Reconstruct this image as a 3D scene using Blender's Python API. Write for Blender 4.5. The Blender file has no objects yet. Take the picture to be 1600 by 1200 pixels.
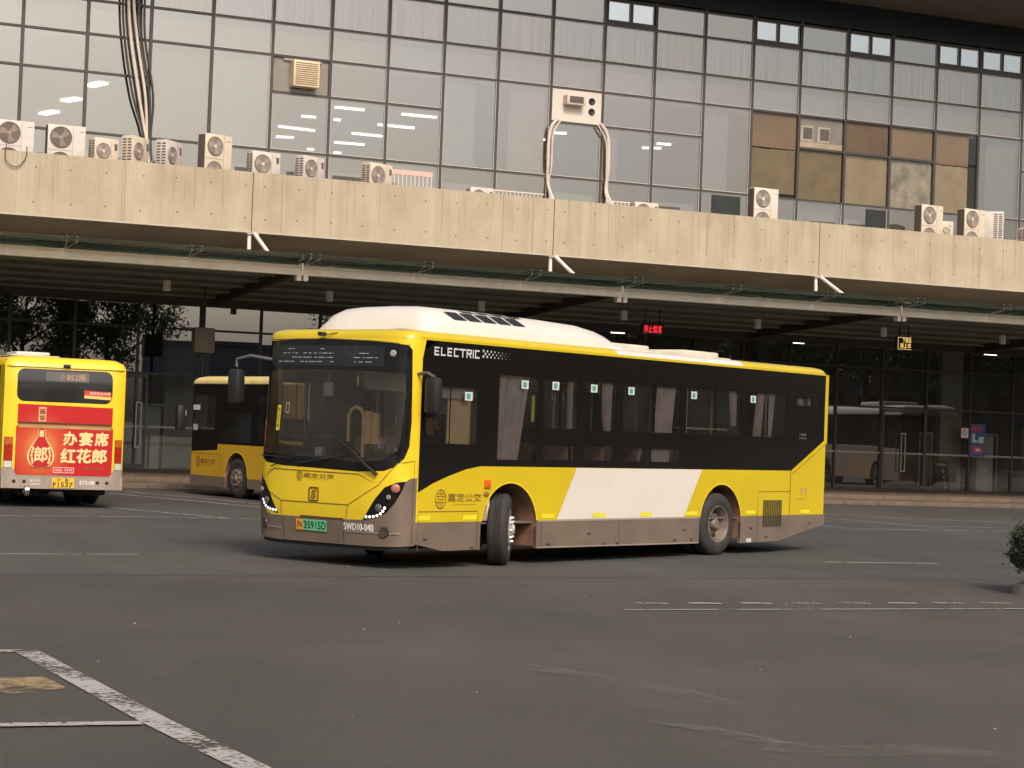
import bpy, bmesh, math, random
from math import sin, cos, pi, radians as R
from mathutils import Vector, Matrix, noise
from mathutils.geometry import delaunay_2d_cdt
random.seed(7)
sc = bpy.context.scene
C = sc.collection

# ------------------------------------------------------------------ camera, world, sun, exposure
CAM_H = 1.8132
F_PX, PITCH, ROLL = 3079.65, R(1.3211), R(2.1631)
cd = bpy.data.cameras.new("camera"); cam = bpy.data.objects.new("camera", cd); C.objects.link(cam)
cd.sensor_width = 36.0; cd.lens = F_PX / 1600 * 36.0; cd.clip_end = 2000; cd.clip_start = .1
fw = Vector((0, cos(PITCH), sin(PITCH))); up0 = Vector((0, -sin(PITCH), cos(PITCH))); rt0 = Vector((1, 0, 0))
rt = rt0 * cos(ROLL) + up0 * sin(ROLL); up = up0 * cos(ROLL) - rt0 * sin(ROLL)
cam.matrix_world = Matrix(((rt.x, up.x, -fw.x, 0), (rt.y, up.y, -fw.y, 0), (rt.z, up.z, -fw.z, CAM_H), (0, 0, 0, 1)))
sc.camera = cam

SUN_EL, SUN_DIR = R(42), Vector((.36, -.93, 0)).normalized()      # horizontal direction towards the sun
w = bpy.data.worlds.new("World"); sc.world = w; w.use_nodes = True
nt = w.node_tree; nt.nodes.clear()
sky = nt.nodes.new('ShaderNodeTexSky'); sky.sky_type = 'NISHITA'; sky.sun_disc = False
sky.sun_elevation = SUN_EL; sky.sun_rotation = math.atan2(SUN_DIR.x, SUN_DIR.y)
sky.air_density = 1.0; sky.dust_density = 6.0; sky.ozone_density = 1.0; sky.altitude = 0
hs = nt.nodes.new('ShaderNodeHueSaturation'); hs.inputs['Saturation'].default_value = .55
bg = nt.nodes.new('ShaderNodeBackground'); bg.inputs[1].default_value = .14
wo = nt.nodes.new('ShaderNodeOutputWorld')
nt.links.new(sky.outputs[0], hs.inputs['Color']); nt.links.new(hs.outputs[0], bg.inputs[0]); nt.links.new(bg.outputs[0], wo.inputs[0])
sd = bpy.data.lights.new("sun", 'SUN'); sd.energy = 2.0; sd.angle = R(14); sd.color = (1.0, .88, .73)
so = bpy.data.objects.new("sun", sd); C.objects.link(so)
sv = (SUN_DIR * cos(SUN_EL) + Vector((0, 0, sin(SUN_EL))))
so.rotation_euler = sv.to_track_quat('Z', 'Y').to_euler(); so.location = (20, -20, 40)
vs = sc.view_settings; vs.view_transform = 'Standard'; vs.look = 'None'; vs.exposure = 0.0; vs.gamma = 1.0
try: vs.use_curve_mapping = False
except Exception: pass
sc.cycles.max_bounces = 8; sc.cycles.transparent_max_bounces = 24; sc.cycles.glossy_bounces = 5

# ------------------------------------------------------------------ materials
MATS = {}
def nodes(m):
    m.use_nodes = True; t = m.node_tree; t.nodes.clear(); o = t.nodes.new('ShaderNodeOutputMaterial'); return t, o
def pm(name, col, rough=.5, metal=0., var=.12, scale=3., bump=0., bscale=40., coat=0., emit=None, es=0., spec=.5, det=4.):
    if name in MATS: return MATS[name]
    m = bpy.data.materials.new(name); t, o = nodes(m); b = t.nodes.new('ShaderNodeBsdfPrincipled')
    t.links.new(b.outputs[0], o.inputs[0])
    b.inputs['Roughness'].default_value = rough; b.inputs['Metallic'].default_value = metal
    b.inputs['Coat Weight'].default_value = coat; b.inputs['Coat Roughness'].default_value = .08
    b.inputs['Specular IOR Level'].default_value = spec
    if var > 0:
        tc = t.nodes.new('ShaderNodeTexCoord'); n = t.nodes.new('ShaderNodeTexNoise')
        n.inputs['Scale'].default_value = scale; n.inputs['Detail'].default_value = det
        t.links.new(tc.outputs['Object'], n.inputs['Vector'])
        r = t.nodes.new('ShaderNodeValToRGB')
        r.color_ramp.elements[0].position = .3; r.color_ramp.elements[1].position = .7
        r.color_ramp.elements[0].color = [c * (1 - var) for c in col] + [1]
        r.color_ramp.elements[1].color = [min(1, c * (1 + var)) for c in col] + [1]
        t.links.new(n.outputs['Fac'], r.inputs[0]); t.links.new(r.outputs[0], b.inputs['Base Color'])
    else: b.inputs['Base Color'].default_value = (*col, 1)
    if bump > 0:
        tc = t.nodes.new('ShaderNodeTexCoord'); n = t.nodes.new('ShaderNodeTexNoise'); n.inputs['Scale'].default_value = bscale
        n.inputs['Detail'].default_value = 6
        bp = t.nodes.new('ShaderNodeBump'); bp.inputs['Strength'].default_value = bump; bp.inputs['Distance'].default_value = .02
        t.links.new(tc.outputs['Object'], n.inputs['Vector']); t.links.new(n.outputs['Fac'], bp.inputs['Height']); t.links.new(bp.outputs[0], b.inputs['Normal'])
    if emit: b.inputs['Emission Color'].default_value = (*emit, 1); b.inputs['Emission Strength'].default_value = es
    MATS[name] = m; return m
def glassm(name, tint, gloss=(.9, .9, .9), fac=None, ior=1.5, rough=.0, wav=0., dust_haze=None):
    if name in MATS: return MATS[name]
    m = bpy.data.materials.new(name); t, o = nodes(m)
    tr = t.nodes.new('ShaderNodeBsdfTransparent'); tr.inputs[0].default_value = (*tint, 1)
    gl = t.nodes.new('ShaderNodeBsdfGlossy'); gl.inputs['Color'].default_value = (*gloss, 1); gl.inputs['Roughness'].default_value = rough
    mx = t.nodes.new('ShaderNodeMixShader')
    if fac is None:
        fr = t.nodes.new('ShaderNodeFresnel'); fr.inputs[0].default_value = ior; t.links.new(fr.outputs[0], mx.inputs[0])
    else: mx.inputs[0].default_value = fac
    t.links.new(tr.outputs[0], mx.inputs[1]); t.links.new(gl.outputs[0], mx.inputs[2])
    if wav > 0:
        tc = t.nodes.new('ShaderNodeTexCoord'); n = t.nodes.new('ShaderNodeTexNoise'); n.inputs['Scale'].default_value = .7
        n.inputs['Detail'].default_value = 1
        bp = t.nodes.new('ShaderNodeBump'); bp.inputs['Strength'].default_value = wav; bp.inputs['Distance'].default_value = .01
        t.links.new(tc.outputs['Object'], n.inputs['Vector']); t.links.new(n.outputs['Fac'], bp.inputs['Height']); t.links.new(bp.outputs[0], gl.inputs['Normal'])
    last = mx
    if dust_haze:   # dust film on the pane; some also carry painted haze and reflections
        df = t.nodes.new('ShaderNodeBsdfDiffuse'); df.inputs[0].default_value = (*dust_haze[:3], 1)
        m2 = t.nodes.new('ShaderNodeMixShader')
        tc = t.nodes.new('ShaderNodeTexCoord'); n = t.nodes.new('ShaderNodeTexNoise'); n.inputs['Scale'].default_value = 1.3; n.inputs['Detail'].default_value = 5
        mr = t.nodes.new('ShaderNodeMapRange'); mr.inputs['From Min'].default_value = .35; mr.inputs['From Max'].default_value = .75
        mr.inputs['To Min'].default_value = dust_haze[3] * .5; mr.inputs['To Max'].default_value = dust_haze[3] * 1.5
        t.links.new(tc.outputs['Object'], n.inputs['Vector']); t.links.new(n.outputs['Fac'], mr.inputs['Value'])
        t.links.new(mr.outputs[0], m2.inputs[0]); t.links.new(mx.outputs[0], m2.inputs[1]); t.links.new(df.outputs[0], m2.inputs[2]); last = m2
    t.links.new(last.outputs[0], o.inputs[0]); MATS[name] = m; return m

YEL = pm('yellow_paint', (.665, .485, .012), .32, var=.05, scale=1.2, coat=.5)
YEL2 = pm('yellow_paint_lit', (.86, .605, .022), .38, var=.06, scale=1.2, coat=.3)  # brighter copy of the yellow, colour lifted where the front lacks light
YELO = pm('orange_yellow_paint', (.66, .38, .025), .38, var=.06, scale=1.2, coat=.3)
WHT = pm('white_paint', (.74, .675, .60), .38, var=.04, scale=1.5, coat=.3)
GRY = pm('grey_skirt_paint', (.185, .137, .103), .5, var=.14, scale=2.5)
GRYL = pm('grey_skirt_paint_light', (.34, .27, .22), .5, var=.12, scale=2.5)
BLK = pm('black_gloss_panel', (.011, .0095, .009), .12, var=0, coat=.0, spec=.35)
BLKM = pm('black_plastic', (.018, .017, .017), .5, var=.1)
RUB = pm('tyre_rubber', (.035, .031, .029), .8, var=.25, scale=6, bump=.3, bscale=60)
RIMF = pm('rim_dusty_steel', (.21, .16, .13), .6, .3, var=.25, scale=8)
RIMW = pm('rim_bright_steel', (.62, .56, .50), .4, .4, var=.2, scale=10)
UND = pm('underbody_dark', (.02, .017, .015), .85, var=.3, scale=6)
LIN = pm('wheel_arch_liner', (.22, .115, .07), .9, var=.3, scale=5)
SEAM = pm('panel_seam', (.16, .10, .02), .8, var=0)
SEAMG = pm('panel_seam_grey', (.06, .05, .045), .8, var=0)
LOGO = pm('logo_ink', (.26, .15, .02), .6, var=0)
SILV = pm('silver_lettering', (.62, .62, .60), .4, var=0)
SILD = pm('silver_dim', (.22, .22, .21), .5, var=0)
REFL = pm('reflective_yellow', (.80, .72, .03), .4, var=.05, emit=None)
ORL = pm('orange_lens', (.75, .13, .015), .25, var=0)
REDL = pm('red_lens', (.42, .02, .012), .22, var=.2, scale=20)
REDP = pm('red_lens_pale', (.45, .16, .12), .25, var=0)
CLRL = pm('clear_lens', (.62, .60, .52), .2, var=.1)
LED = pm('led_dots', (.9, .9, .9), .3, var=0, emit=(1, .98, .95), es=1.4)
CHRO = pm('chrome', (.7, .7, .7), .18, 1., var=0)
CURT = pm('curtain_mauve', (.52, .44, .42), .9, var=.15, scale=4)
TAN = pm('tan_panel', (.78, .58, .33), .7, var=.12, scale=3)
INT = pm('bus_interior_grey', (.48, .46, .44), .7, var=.1)
INTD = pm('bus_interior_dark', (.14, .13, .12), .7, var=.1)
SEAT = pm('seat_fabric', (.30, .18, .12), .8, var=.2, scale=9)
YPOLE = pm('handrail_yellow', (.78, .52, .05), .4, var=0)
BGL = glassm('bus_glass', (.66, .65, .63), ior=1.4, dust_haze=(.30, .27, .25, .05))
WSG = glassm('windscreen_glass', (.88, .88, .85), ior=1.5, dust_haze=(.36, .29, .22, .075))  # brownish film stands in for reflections on the windscreen
STK = pm('sticker_glint_white', (.62, .66, .62), .5, var=0)  # sticker white, reused for the painted glare and mirror glint
STKG = pm('sticker_teal', (.10, .32, .26), .5, var=0)

# ------------------------------------------------------------------ helpers
def tag(o, label=None, cat=None, group=None, kind=None):
    if label: o['label'] = label
    if cat: o['category'] = cat
    if group: o['group'] = group
    if kind: o['kind'] = kind
    return o
def empty(name, loc=(0, 0, 0), rz=0., label=None, cat=None, group=None):
    o = bpy.data.objects.new(name, None); C.objects.link(o); o.location = loc; o.rotation_euler = (0, 0, rz); o.empty_display_size = .2
    return tag(o, label, cat, group)
class MB:
    def __init__(s): s.v = []; s.f = []; s.mi = []; s.cur = 0
    def add(s, vs, fs):
        n = len(s.v); s.v += [tuple(p) for p in vs]
        for f in fs: s.f.append([i + n for i in f]); s.mi.append(s.cur)
        return s
    def box(s, a, b, M=None, taper=None):
        x0, y0, z0 = a; x1, y1, z1 = b
        p = [Vector(q) for q in [(x0, y0, z0), (x1, y0, z0), (x1, y1, z0), (x0, y1, z0), (x0, y0, z1), (x1, y0, z1), (x1, y1, z1), (x0, y1, z1)]]
        if M: p = [M @ q for q in p]
        return s.add(p, [(0, 3, 2, 1), (4, 5, 6, 7), (0, 1, 5, 4), (1, 2, 6, 5), (2, 3, 7, 6), (3, 0, 4, 7)])
    def rbox(s, a, b, r=.02, M=None):      # box with bevelled edges
        bm = bmesh.new(); bmesh.ops.create_cube(bm, size=1)
        sx, sy, sz = [b[i] - a[i] for i in range(3)]; cx, cy, cz = [(b[i] + a[i]) / 2 for i in range(3)]
        for v in bm.verts: v.co = Vector((v.co.x * sx + cx, v.co.y * sy + cy, v.co.z * sz + cz))
        bmesh.ops.bevel(bm, geom=bm.edges[:], offset=min(r, .49 * min(sx, sy, sz)), segments=2, affect='EDGES', profile=.5)
        if M: bmesh.ops.transform(bm, matrix=M, verts=bm.verts)
        bm.verts.index_update(); s.add([v.co.copy() for v in bm.verts], [[v.index for v in f.verts] for f in bm.faces]); bm.free(); return s
    def tube(s, pts, r, n=8, caps=True):
        pts = [Vector(p) for p in pts]; rs = r if isinstance(r, (list, tuple)) else [r] * len(pts)
        rings = []; prev = None
        for i, p in enumerate(pts):
            d = (pts[min(i + 1, len(pts) - 1)] - pts[max(i - 1, 0)]).normalized()
            if prev is None:
                a = d.orthogonal().normalized()
            else:
                a = (prev - d * prev.dot(d)); a = a.normalized() if a.length > 1e-6 else d.orthogonal().normalized()
            prev = a; b = d.cross(a)
            rings.append([p + (a * cos(2 * pi * k / n) + b * sin(2 * pi * k / n)) * rs[i] for k in range(n)])
        vs = [q for ring in rings for q in ring]; fs = []
        for i in range(len(pts) - 1):
            for k in range(n): fs.append((i * n + k, i * n + (k + 1) % n, (i + 1) * n + (k + 1) % n, (i + 1) * n + k))
        if caps: fs.append(tuple(range(n))[::-1]); fs.append(tuple((len(pts) - 1) * n + k for k in range(n)))
        return s.add(vs, fs)
    def lathe(s, prof, M=None, n=32, a0=0., a1=2 * pi):   # profile of (r, h); axis = local Y
        full = abs(a1 - a0 - 2 * pi) < 1e-6; m = n if full else n + 1
        vs = []
        for k in range(m):
            a = a0 + (a1 - a0) * k / n
            for r, h in prof: vs.append(Vector((r * cos(a), h, r * sin(a))))
        if M: vs = [M @ q for q in vs]
        L = len(prof); fs = []
        for k in range(n):
            k2 = (k + 1) % m
            for i in range(L - 1): fs.append((k * L + i, k * L + i + 1, k2 * L + i + 1, k2 * L + i))
        return s.add(vs, fs)
    def prism(s, poly, mapf, d0, d1):   # 2-D outline pushed through mapf(u, v, depth)
        n = len(poly); vs = [mapf(u, v, d0) for u, v in poly] + [mapf(u, v, d1) for u, v in poly]
        fs = [tuple(range(n)), tuple(range(2 * n - 1, n - 1, -1))] + [(i, (i + 1) % n + 0, (i + 1) % n + n, i + n) for i in range(n)]
        return s.add(vs, fs)
    def patch(s, outer, mapf, holes=(), step=.3, grid=True):
        def sub(poly):
            out = []
            for i, p in enumerate(poly):
                q = poly[(i + 1) % len(poly)]; L = math.hypot(q[0] - p[0], q[1] - p[1]); k = max(1, int(math.ceil(L / step)))
                out += [(p[0] + (q[0] - p[0]) * j / k, p[1] + (q[1] - p[1]) * j / k) for j in range(k)]
            return out
        loops = [sub(outer)] + [sub(h) for h in holes]
        vs, es = [], []
        for lp in loops:
            n = len(vs); vs += [Vector(p) for p in lp]; es += [(n + i, n + (i + 1) % len(lp)) for i in range(len(lp))]
        def inside(p, lp):
            c = False; j = len(lp) - 1
            for i in range(len(lp)):
                if (lp[i][1] > p[1]) != (lp[j][1] > p[1]) and p[0] < (lp[j][0] - lp[i][0]) * (p[1] - lp[i][1]) / (lp[j][1] - lp[i][1]) + lp[i][0]: c = not c
                j = i
            return c
        if grid:
            xs = [p[0] for p in outer]; ys = [p[1] for p in outer]
            nx = int((max(xs) - min(xs)) / step); ny = int((max(ys) - min(ys)) / step)
            for i in range(1, nx + 1):
                for j in range(1, ny + 1):
                    q = (min(xs) + (i - .5) * step, min(ys) + (j - .5) * step)
                    if inside(q, loops[0]) and not any(inside(q, h) for h in loops[1:]):
                        if all(math.hypot(q[0] - a.x, q[1] - a.y) > step * .35 for a in vs[:len(vs)]): vs.append(Vector(q))
        V, E, Fc, *_ = delaunay_2d_cdt(vs, es, [], 0, 1e-5)
        keep = []
        for f in Fc:
            cx = sum(V[i].x for i in f) / len(f); cy = sum(V[i].y for i in f) / len(f)
            if inside((cx, cy), loops[0]) and not any(inside((cx, cy), h) for h in loops[1:]): keep.append(tuple(f))
        return s.add([mapf(q.x, q.y) for q in V], keep)
    def build(s, name, mat, parent=None, smooth=35, loc=None, rz=None):
        me = bpy.data.meshes.new(name); me.from_pydata([tuple(v) for v in s.v], [], s.f)
        if not isinstance(mat, (list, tuple)): mat = [mat]
        for m in mat: me.materials.append(m)
        if len(mat) > 1: me.polygons.foreach_set('material_index', s.mi)
        bm = bmesh.new(); bm.from_mesh(me); bmesh.ops.remove_doubles(bm, verts=bm.verts, dist=1e-5)
        lo = [v for v in bm.verts if not v.link_faces]
        if lo: bmesh.ops.delete(bm, geom=lo, context='VERTS')
        bmesh.ops.recalc_face_normals(bm, faces=bm.faces); bm.to_mesh(me); bm.free()
        if smooth:
            me.polygons.foreach_set('use_smooth', [True] * len(me.polygons)); me.set_sharp_from_angle(angle=R(smooth))
        me.update()
        o = bpy.data.objects.new(name, me); C.objects.link(o)
        if parent: o.parent = parent
        if loc is not None: o.location = loc
        if rz is not None: o.rotation_euler = (0, 0, rz)
        return o
def copy_tree(o, parent=None):
    c = o.copy(); C.objects.link(c)
    if parent: c.parent = parent
    for ch in list(o.children): copy_tree(ch, c)
    return c
_TXT = {}
def text_geo(body, bold=0.):
    k = (body, bold)
    if k in _TXT: return _TXT[k]
    cu = bpy.data.curves.new('t', 'FONT'); cu.body = body; cu.resolution_u = 3; cu.offset = bold
    o = bpy.data.objects.new('t', cu); C.objects.link(o); bpy.context.view_layer.update()
    me = bpy.data.meshes.new_from_object(o.evaluated_get(bpy.context.evaluated_depsgraph_get()))
    vs = [(v.co.x, v.co.y) for v in me.vertices]; fs = [tuple(p.vertices) for p in me.polygons]
    bpy.data.objects.remove(o); bpy.data.curves.remove(cu); bpy.data.meshes.remove(me)
    x0 = min(v[0] for v in vs); x1 = max(v[0] for v in vs); y0 = min(v[1] for v in vs); y1 = max(v[1] for v in vs)
    vs = [((x - x0) / (x1 - x0), (y - y0) / (y1 - y0)) for x, y in vs]
    _TXT[k] = (vs, fs); return _TXT[k]
def put_text(mb, body, a0, b0, a1, b1, mapf, bold=0., skew=0.):   # text fills the box (a0,b0)-(a1,b1) of mapf's plane
    vs, fs = text_geo(body, bold)
    mb.add([mapf(a0 + (a1 - a0) * x + skew * y, b0 + (b1 - b0) * y) for x, y in vs], fs); return mb
def arc(cx, cy, rx, ry, a0, a1, n): return [(cx + rx * cos(R(a0 + (a1 - a0) * i / n)), cy + ry * sin(R(a0 + (a1 - a0) * i / n))) for i in range(n + 1)]
def rrect(x0, y0, x1, y1, r, n=4):
    return arc(x1 - r, y1 - r, r, r, 0, 90, n) + arc(x0 + r, y1 - r, r, r, 90, 180, n) + arc(x0 + r, y0 + r, r, r, 180, 270, n) + arc(x1 - r, y0 + r, r, r, 270, 360, n)
def strip(poly, wd):   # thin closed ribbon along an open polyline
    L, Rr = [], []
    for i, p in enumerate(poly):
        a = poly[max(i - 1, 0)]; b = poly[min(i + 1, len(poly) - 1)]; dx, dy = b[0] - a[0], b[1] - a[1]; l = math.hypot(dx, dy) or 1
        nx, ny = -dy / l * wd / 2, dx / l * wd / 2; L.append((p[0] + nx, p[1] + ny)); Rr.append((p[0] - nx, p[1] - ny))
    return L + Rr[::-1]

# ------------------------------------------------------------------ facade frame: u along the facade, w away from the camera, z up
FA = R(23.5295); FD = Vector((cos(FA), sin(FA), 0)); FN = Vector((-sin(FA), cos(FA), 0))
def FP(u, wv, z): return FD * u + FN * wv + Vector((0, 0, z))
WG = 56.2      # glass plane
WB = 51.35     # front of the concrete parapet
WC = 47.7      # canopy beam
WK = 48.6      # kerb
MU = lambda k: 9.08 + 1.8155 * k
LAMPS = [(20.35, 66.05, 20.85, 65.96), (20.37, 68.85, 21.79, 69.02), (21.04, 71.42, 21.67, 71.2), (23.05, 73.84, 23.31, 73.85), (20.71, 63.44, 21.74, 63.38), (21.54, 66.02, 21.77, 66.03), (23.23, 66.17, 24.59, 66.12), (23.14, 68.75, 24.32, 68.75), (23.34, 71.41, 24.5, 71.26), (24.21, 74.09, 24.51, 74.09), (23.11, 63.41, 24.37, 63.37), (12.6, 64.33, 12.87, 63.41), (12.47, 67.94, 12.81, 67.11), (12.36, 71.44, 12.65, 70.47), (29.17, 65.78, 29.57, 65.73), (33.3, 64.0, 33.82, 63.92), (33.35, 65.3, 33.97, 64.95), (29.13, 64.03, 29.55, 63.83)]
# ------------------------------------------------------------------ ground
def asphalt():
    m = bpy.data.materials.new('asphalt'); t, o = nodes(m); b = t.nodes.new('ShaderNodeBsdfPrincipled'); t.links.new(b.outputs[0], o.inputs[0])
    tc = t.nodes.new('ShaderNodeTexCoord')
    def noi(sc_, det, ro=.55, stretch=None):
        n = t.nodes.new('ShaderNodeTexNoise'); n.inputs['Scale'].default_value = sc_; n.inputs['Detail'].default_value = det; n.inputs['Roughness'].default_value = ro
        if stretch:
            mp = t.nodes.new('ShaderNodeMapping'); mp.inputs['Rotation'].default_value = (0, 0, stretch[3] if len(stretch) > 3 else 0)
            mp.inputs['Scale'].default_value = stretch[:3]
            t.links.new(tc.outputs['Object'], mp.inputs[0]); t.links.new(mp.outputs[0], n.inputs['Vector'])
        else: t.links.new(tc.outputs['Object'], n.inputs['Vector'])
        return n
    def ramp(n, p0, c0, p1, c1):
        r = t.nodes.new('ShaderNodeValToRGB'); e = r.color_ramp.elements; e[0].position = p0; e[0].color = (*c0, 1); e[1].position = p1; e[1].color = (*c1, 1)
        t.links.new(n.outputs['Fac'], r.inputs[0]); return r
    def mul(a, c, fac=1.):
        x = t.nodes.new('ShaderNodeMixRGB'); x.blend_type = 'MULTIPLY'; x.inputs[0].default_value = fac
        t.links.new(a.outputs[0], x.inputs[1]); t.links.new(c.outputs[0], x.inputs[2]); return x
    big = ramp(noi(.055, 3, .5), .38, (.076, .070, .064), .62, (.104, .090, .080))
    mid = ramp(noi(.7, 5, .6, (1, .35, 1, .3)), .3, (.84, .84, .85), .7, (1.13, 1.11, 1.09))
    streak = ramp(noi(.9, 4, .6, (.06, 1.6, 1, -.35)), .42, (.90, .90, .90), .6, (1.05, 1.05, 1.05))
    fine = ramp(noi(120, 3, .7), .3, (.60, .60, .60), .7, (1.38, 1.37, 1.35))
    grit = ramp(noi(38, 2, .6), .36, (.80, .80, .80), .64, (1.16, 1.16, 1.15))
    dust = ramp(noi(2.6, 6, .7), .66, (1, 1, 1), .82, (1.45, 1.40, 1.32))
    x = mul(mul(mul(mul(mul(big, mid), streak, .5), fine, 1.), grit, .8), dust, .8)
    t.links.new(x.outputs[0], b.inputs['Base Color'])
    b.inputs['Roughness'].default_value = .78; b.inputs['Specular IOR Level'].default_value = .3
    n = noi(90, 5, .7); bp = t.nodes.new('ShaderNodeBump'); bp.inputs['Strength'].default_value = .5; bp.inputs['Distance'].default_value = .008
    t.links.new(n.outputs['Fac'], bp.inputs['Height']); t.links.new(bp.outputs[0], b.inputs['Normal'])
    return m
g = MB().add([(-400, -300, 0), (500, -300, 0), (500, 500, 0), (-400, 500, 0)], [(0, 1, 2, 3)]).build('ground', asphalt(), smooth=0); tag(g, kind='structure')

def strip_sheet(a, b_, u0, u1, mat, z=.003):
    o = MB().add([(u0, a, z), (u1, a, z), (u1, b_, z), (u0, b_, z)], [(0, 1, 2, 3)]).build('road', mat, smooth=0, rz=FA); tag(o, kind='structure')
MA2 = asphalt(); MA2.name = 'asphalt_relaid'
for n_ in MA2.node_tree.nodes:
    if n_.type == 'VALTORGB' and abs(n_.color_ramp.elements[0].color[0] - .076) < .001:
        n_.color_ramp.elements[0].color = (.080, .077, .075, 1); n_.color_ramp.elements[1].color = (.103, .097, .090, 1)
strip_sheet(22.2, 40.8, -60, 120, MA2)
def paintm(name, col, thr, scale=9., soft=.06, amax=1.):
    m = bpy.data.materials.new(name); t, o = nodes(m); b = t.nodes.new('ShaderNodeBsdfPrincipled'); b.inputs['Base Color'].default_value = (*col, 1); b.inputs['Roughness'].default_value = .8
    tr = t.nodes.new('ShaderNodeBsdfTransparent'); mx = t.nodes.new('ShaderNodeMixShader'); tc = t.nodes.new('ShaderNodeTexCoord')
    n = t.nodes.new('ShaderNodeTexNoise'); n.inputs['Scale'].default_value = scale; n.inputs['Detail'].default_value = 8; n.inputs['Roughness'].default_value = .7
    mr = t.nodes.new('ShaderNodeMapRange'); mr.inputs['From Min'].default_value = thr - soft; mr.inputs['From Max'].default_value = thr + soft; mr.inputs['To Max'].default_value = amax
    n2 = t.nodes.new('ShaderNodeTexNoise'); n2.inputs['Scale'].default_value = 1.7; n2.inputs['Detail'].default_value = 3; t.links.new(tc.outputs['Object'], n2.inputs['Vector'])
    ma = t.nodes.new('ShaderNodeMath'); ma.operation = 'MULTIPLY_ADD'; ma.inputs[1].default_value = .7; t.links.new(n2.outputs['Fac'], ma.inputs[0]); t.links.new(n.outputs['Fac'], ma.inputs[2])
    mb_ = t.nodes.new('ShaderNodeMath'); mb_.operation = 'SUBTRACT'; mb_.inputs[1].default_value = .35; t.links.new(ma.outputs[0], mb_.inputs[0])
    t.links.new(tc.outputs['Object'], n.inputs['Vector']); t.links.new(mb_.outputs[0], mr.inputs['Value']); t.links.new(mr.outputs[0], mx.inputs[0])
    t.links.new(tr.outputs[0], mx.inputs[1]); t.links.new(b.outputs[0], mx.inputs[2]); t.links.new(mx.outputs[0], o.inputs[0]); return m
PW = paintm('worn_white_paint', (.40, .365, .335), .46, 20); PW2 = paintm('faded_white_paint', (.36, .34, .31), .41, 6); PY = paintm('worn_ochre_paint', (.42, .30, .16), .50, 9, .14, .8)
PW3 = paintm('scuffed_dust', (.24, .22, .20), .56, 5, .2, .38)
def line(pts, wd, mat, z=.008, name='road_marking'):
    pl = strip(pts, wd); n = len(pts); vs = [(x, y, z) for x, y in pl]; fs = [(i, i + 1, 2 * n - 2 - i, 2 * n - 1 - i) for i in range(n - 1)]
    o = MB().add(vs, fs).build(name, mat, smooth=0); tag(o, kind='structure')
line([(-6.9, 24.6), (-6.36, 24.87), (-4.78, 25.69)], .085, PW2)
line([(4.79, 29.56), (6.63, 30.29)], .10, PW2)
line([(1.25, 20.3), (5.88, 22.34), (7.2, 22.95)], .07, PW2)
for i in range(9):       # row of short dashes beside that line
    q = i / 8; x, y = 1.42 + 4.7 * q, 21.15 + 2.05 * q
    line([(x, y), (x + .17, y + .07), (x + .36, y + .10)], .12, PW)
line([(-5.2, 14.2), (-3.66, 14.90), (-3.52, 14.96)], .14, PW)
line([(-3.60, 14.95), (-2.03, 11.72), (-1.29, 10.32), (-.7, 9.0)], .19, PW)
line([(-3.3, 11.30), (-2.86, 11.35), (-2.10, 11.62)], .13, PW, .012)
o = MB().add([(x, y, .008) for x, y in [(-3.42, 13.34), (-3.12, 13.50), (-2.84, 12.98), (-3.12, 12.62), (-3.35, 12.8)]], [(0, 1, 2, 3, 4)]).build('road_marking', PY, smooth=0); tag(o, kind='structure')
line([(-12, 33.0), (-8.7, 33.9), (-6.53, 35.24), (-4.6, 36.0), (-2.5, 37.0)], .10, PW2)
line([(-9.6, 41.2), (-7.6, 38.2), (-5.09, 35.94)], .12, PW2)
line([(-9.16, 45.2), (-7.0, 43.0), (-5.30, 41.08), (-3, 39)], .12, PW2)
line([(-8.9, 46.3), (-7.0, 44.4), (-5.5, 42.6), (-3.2, 40.4)], .10, PW2, .012)
line([(5.2, 41.9), (6.83, 42.26), (7.26, 41.24), (10.45, 42.79), (12.5, 43.8)], .11, PW2)
line([(6.2, 46.5), (7.63, 46.2), (9.21, 43.81), (11.13, 44.69)], .11, PW2, .012)
line([(7.2, 49.5), (11.2, 47.9), (15, 49.0)], .10, PW2)
line([(.10, 15.2), (.55, 14.8), (1.22, 14.04), (1.55, 13.4)], .30, PW3)
line([(1.60, 11.68), (1.95, 11.55), (2.5, 11.75), (2.9, 11.6)], .40, PW3)
line([(.9, 12.6), (1.3, 12.2), (1.7, 11.7)], .2, PW3, .012)
rr = random.Random(5); mb = MB()
for i in range(26):      # grit on the asphalt
    x = rr.uniform(-3.4, 3.5); y = rr.uniform(9.5, 26); r_ = rr.uniform(.004, .011)
    mb.rbox((x - r_, y - r_, 0), (x + r_, y + r_, r_ * .9), .004)
tag(mb.build('gravel', pm('pale_grit', (.33, .30, .27), .9)), kind='stuff')

broot = empty('terminal_building', (0, 0, 0), FA, 'long glass bus terminal with a board-marked concrete parapet, dark mullions and steel canopy', 'building')
PAV = pm('brown_paving', (.15, .10, .065), .85, var=.25, scale=1.4, bump=.3, bscale=25)
PAVE = pm('step_edge_stone', (.145, .105, .075), .8, var=.2, scale=3)
for i, (a, z0, z1) in enumerate([(WK, 0, .12), (WK + 1.5, .12, .24)]):
    s = MB().box((-45, a + .12, z0 - (.3 if i == 0 else 0)), (110, WG + .4 if i else WK + 1.62, z1)); o = s.build('pavement', PAV, smooth=0, rz=FA); tag(o, kind='structure')
    s = MB(); x = -45
    while x < 110: s.rbox((x + .004, a, z0), (x + 1.2 - .004, a + .119, z1 + .004), .012); x += 1.2
    tag(s.build('kerb', PAVE, smooth=20, rz=FA), kind='structure')

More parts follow.
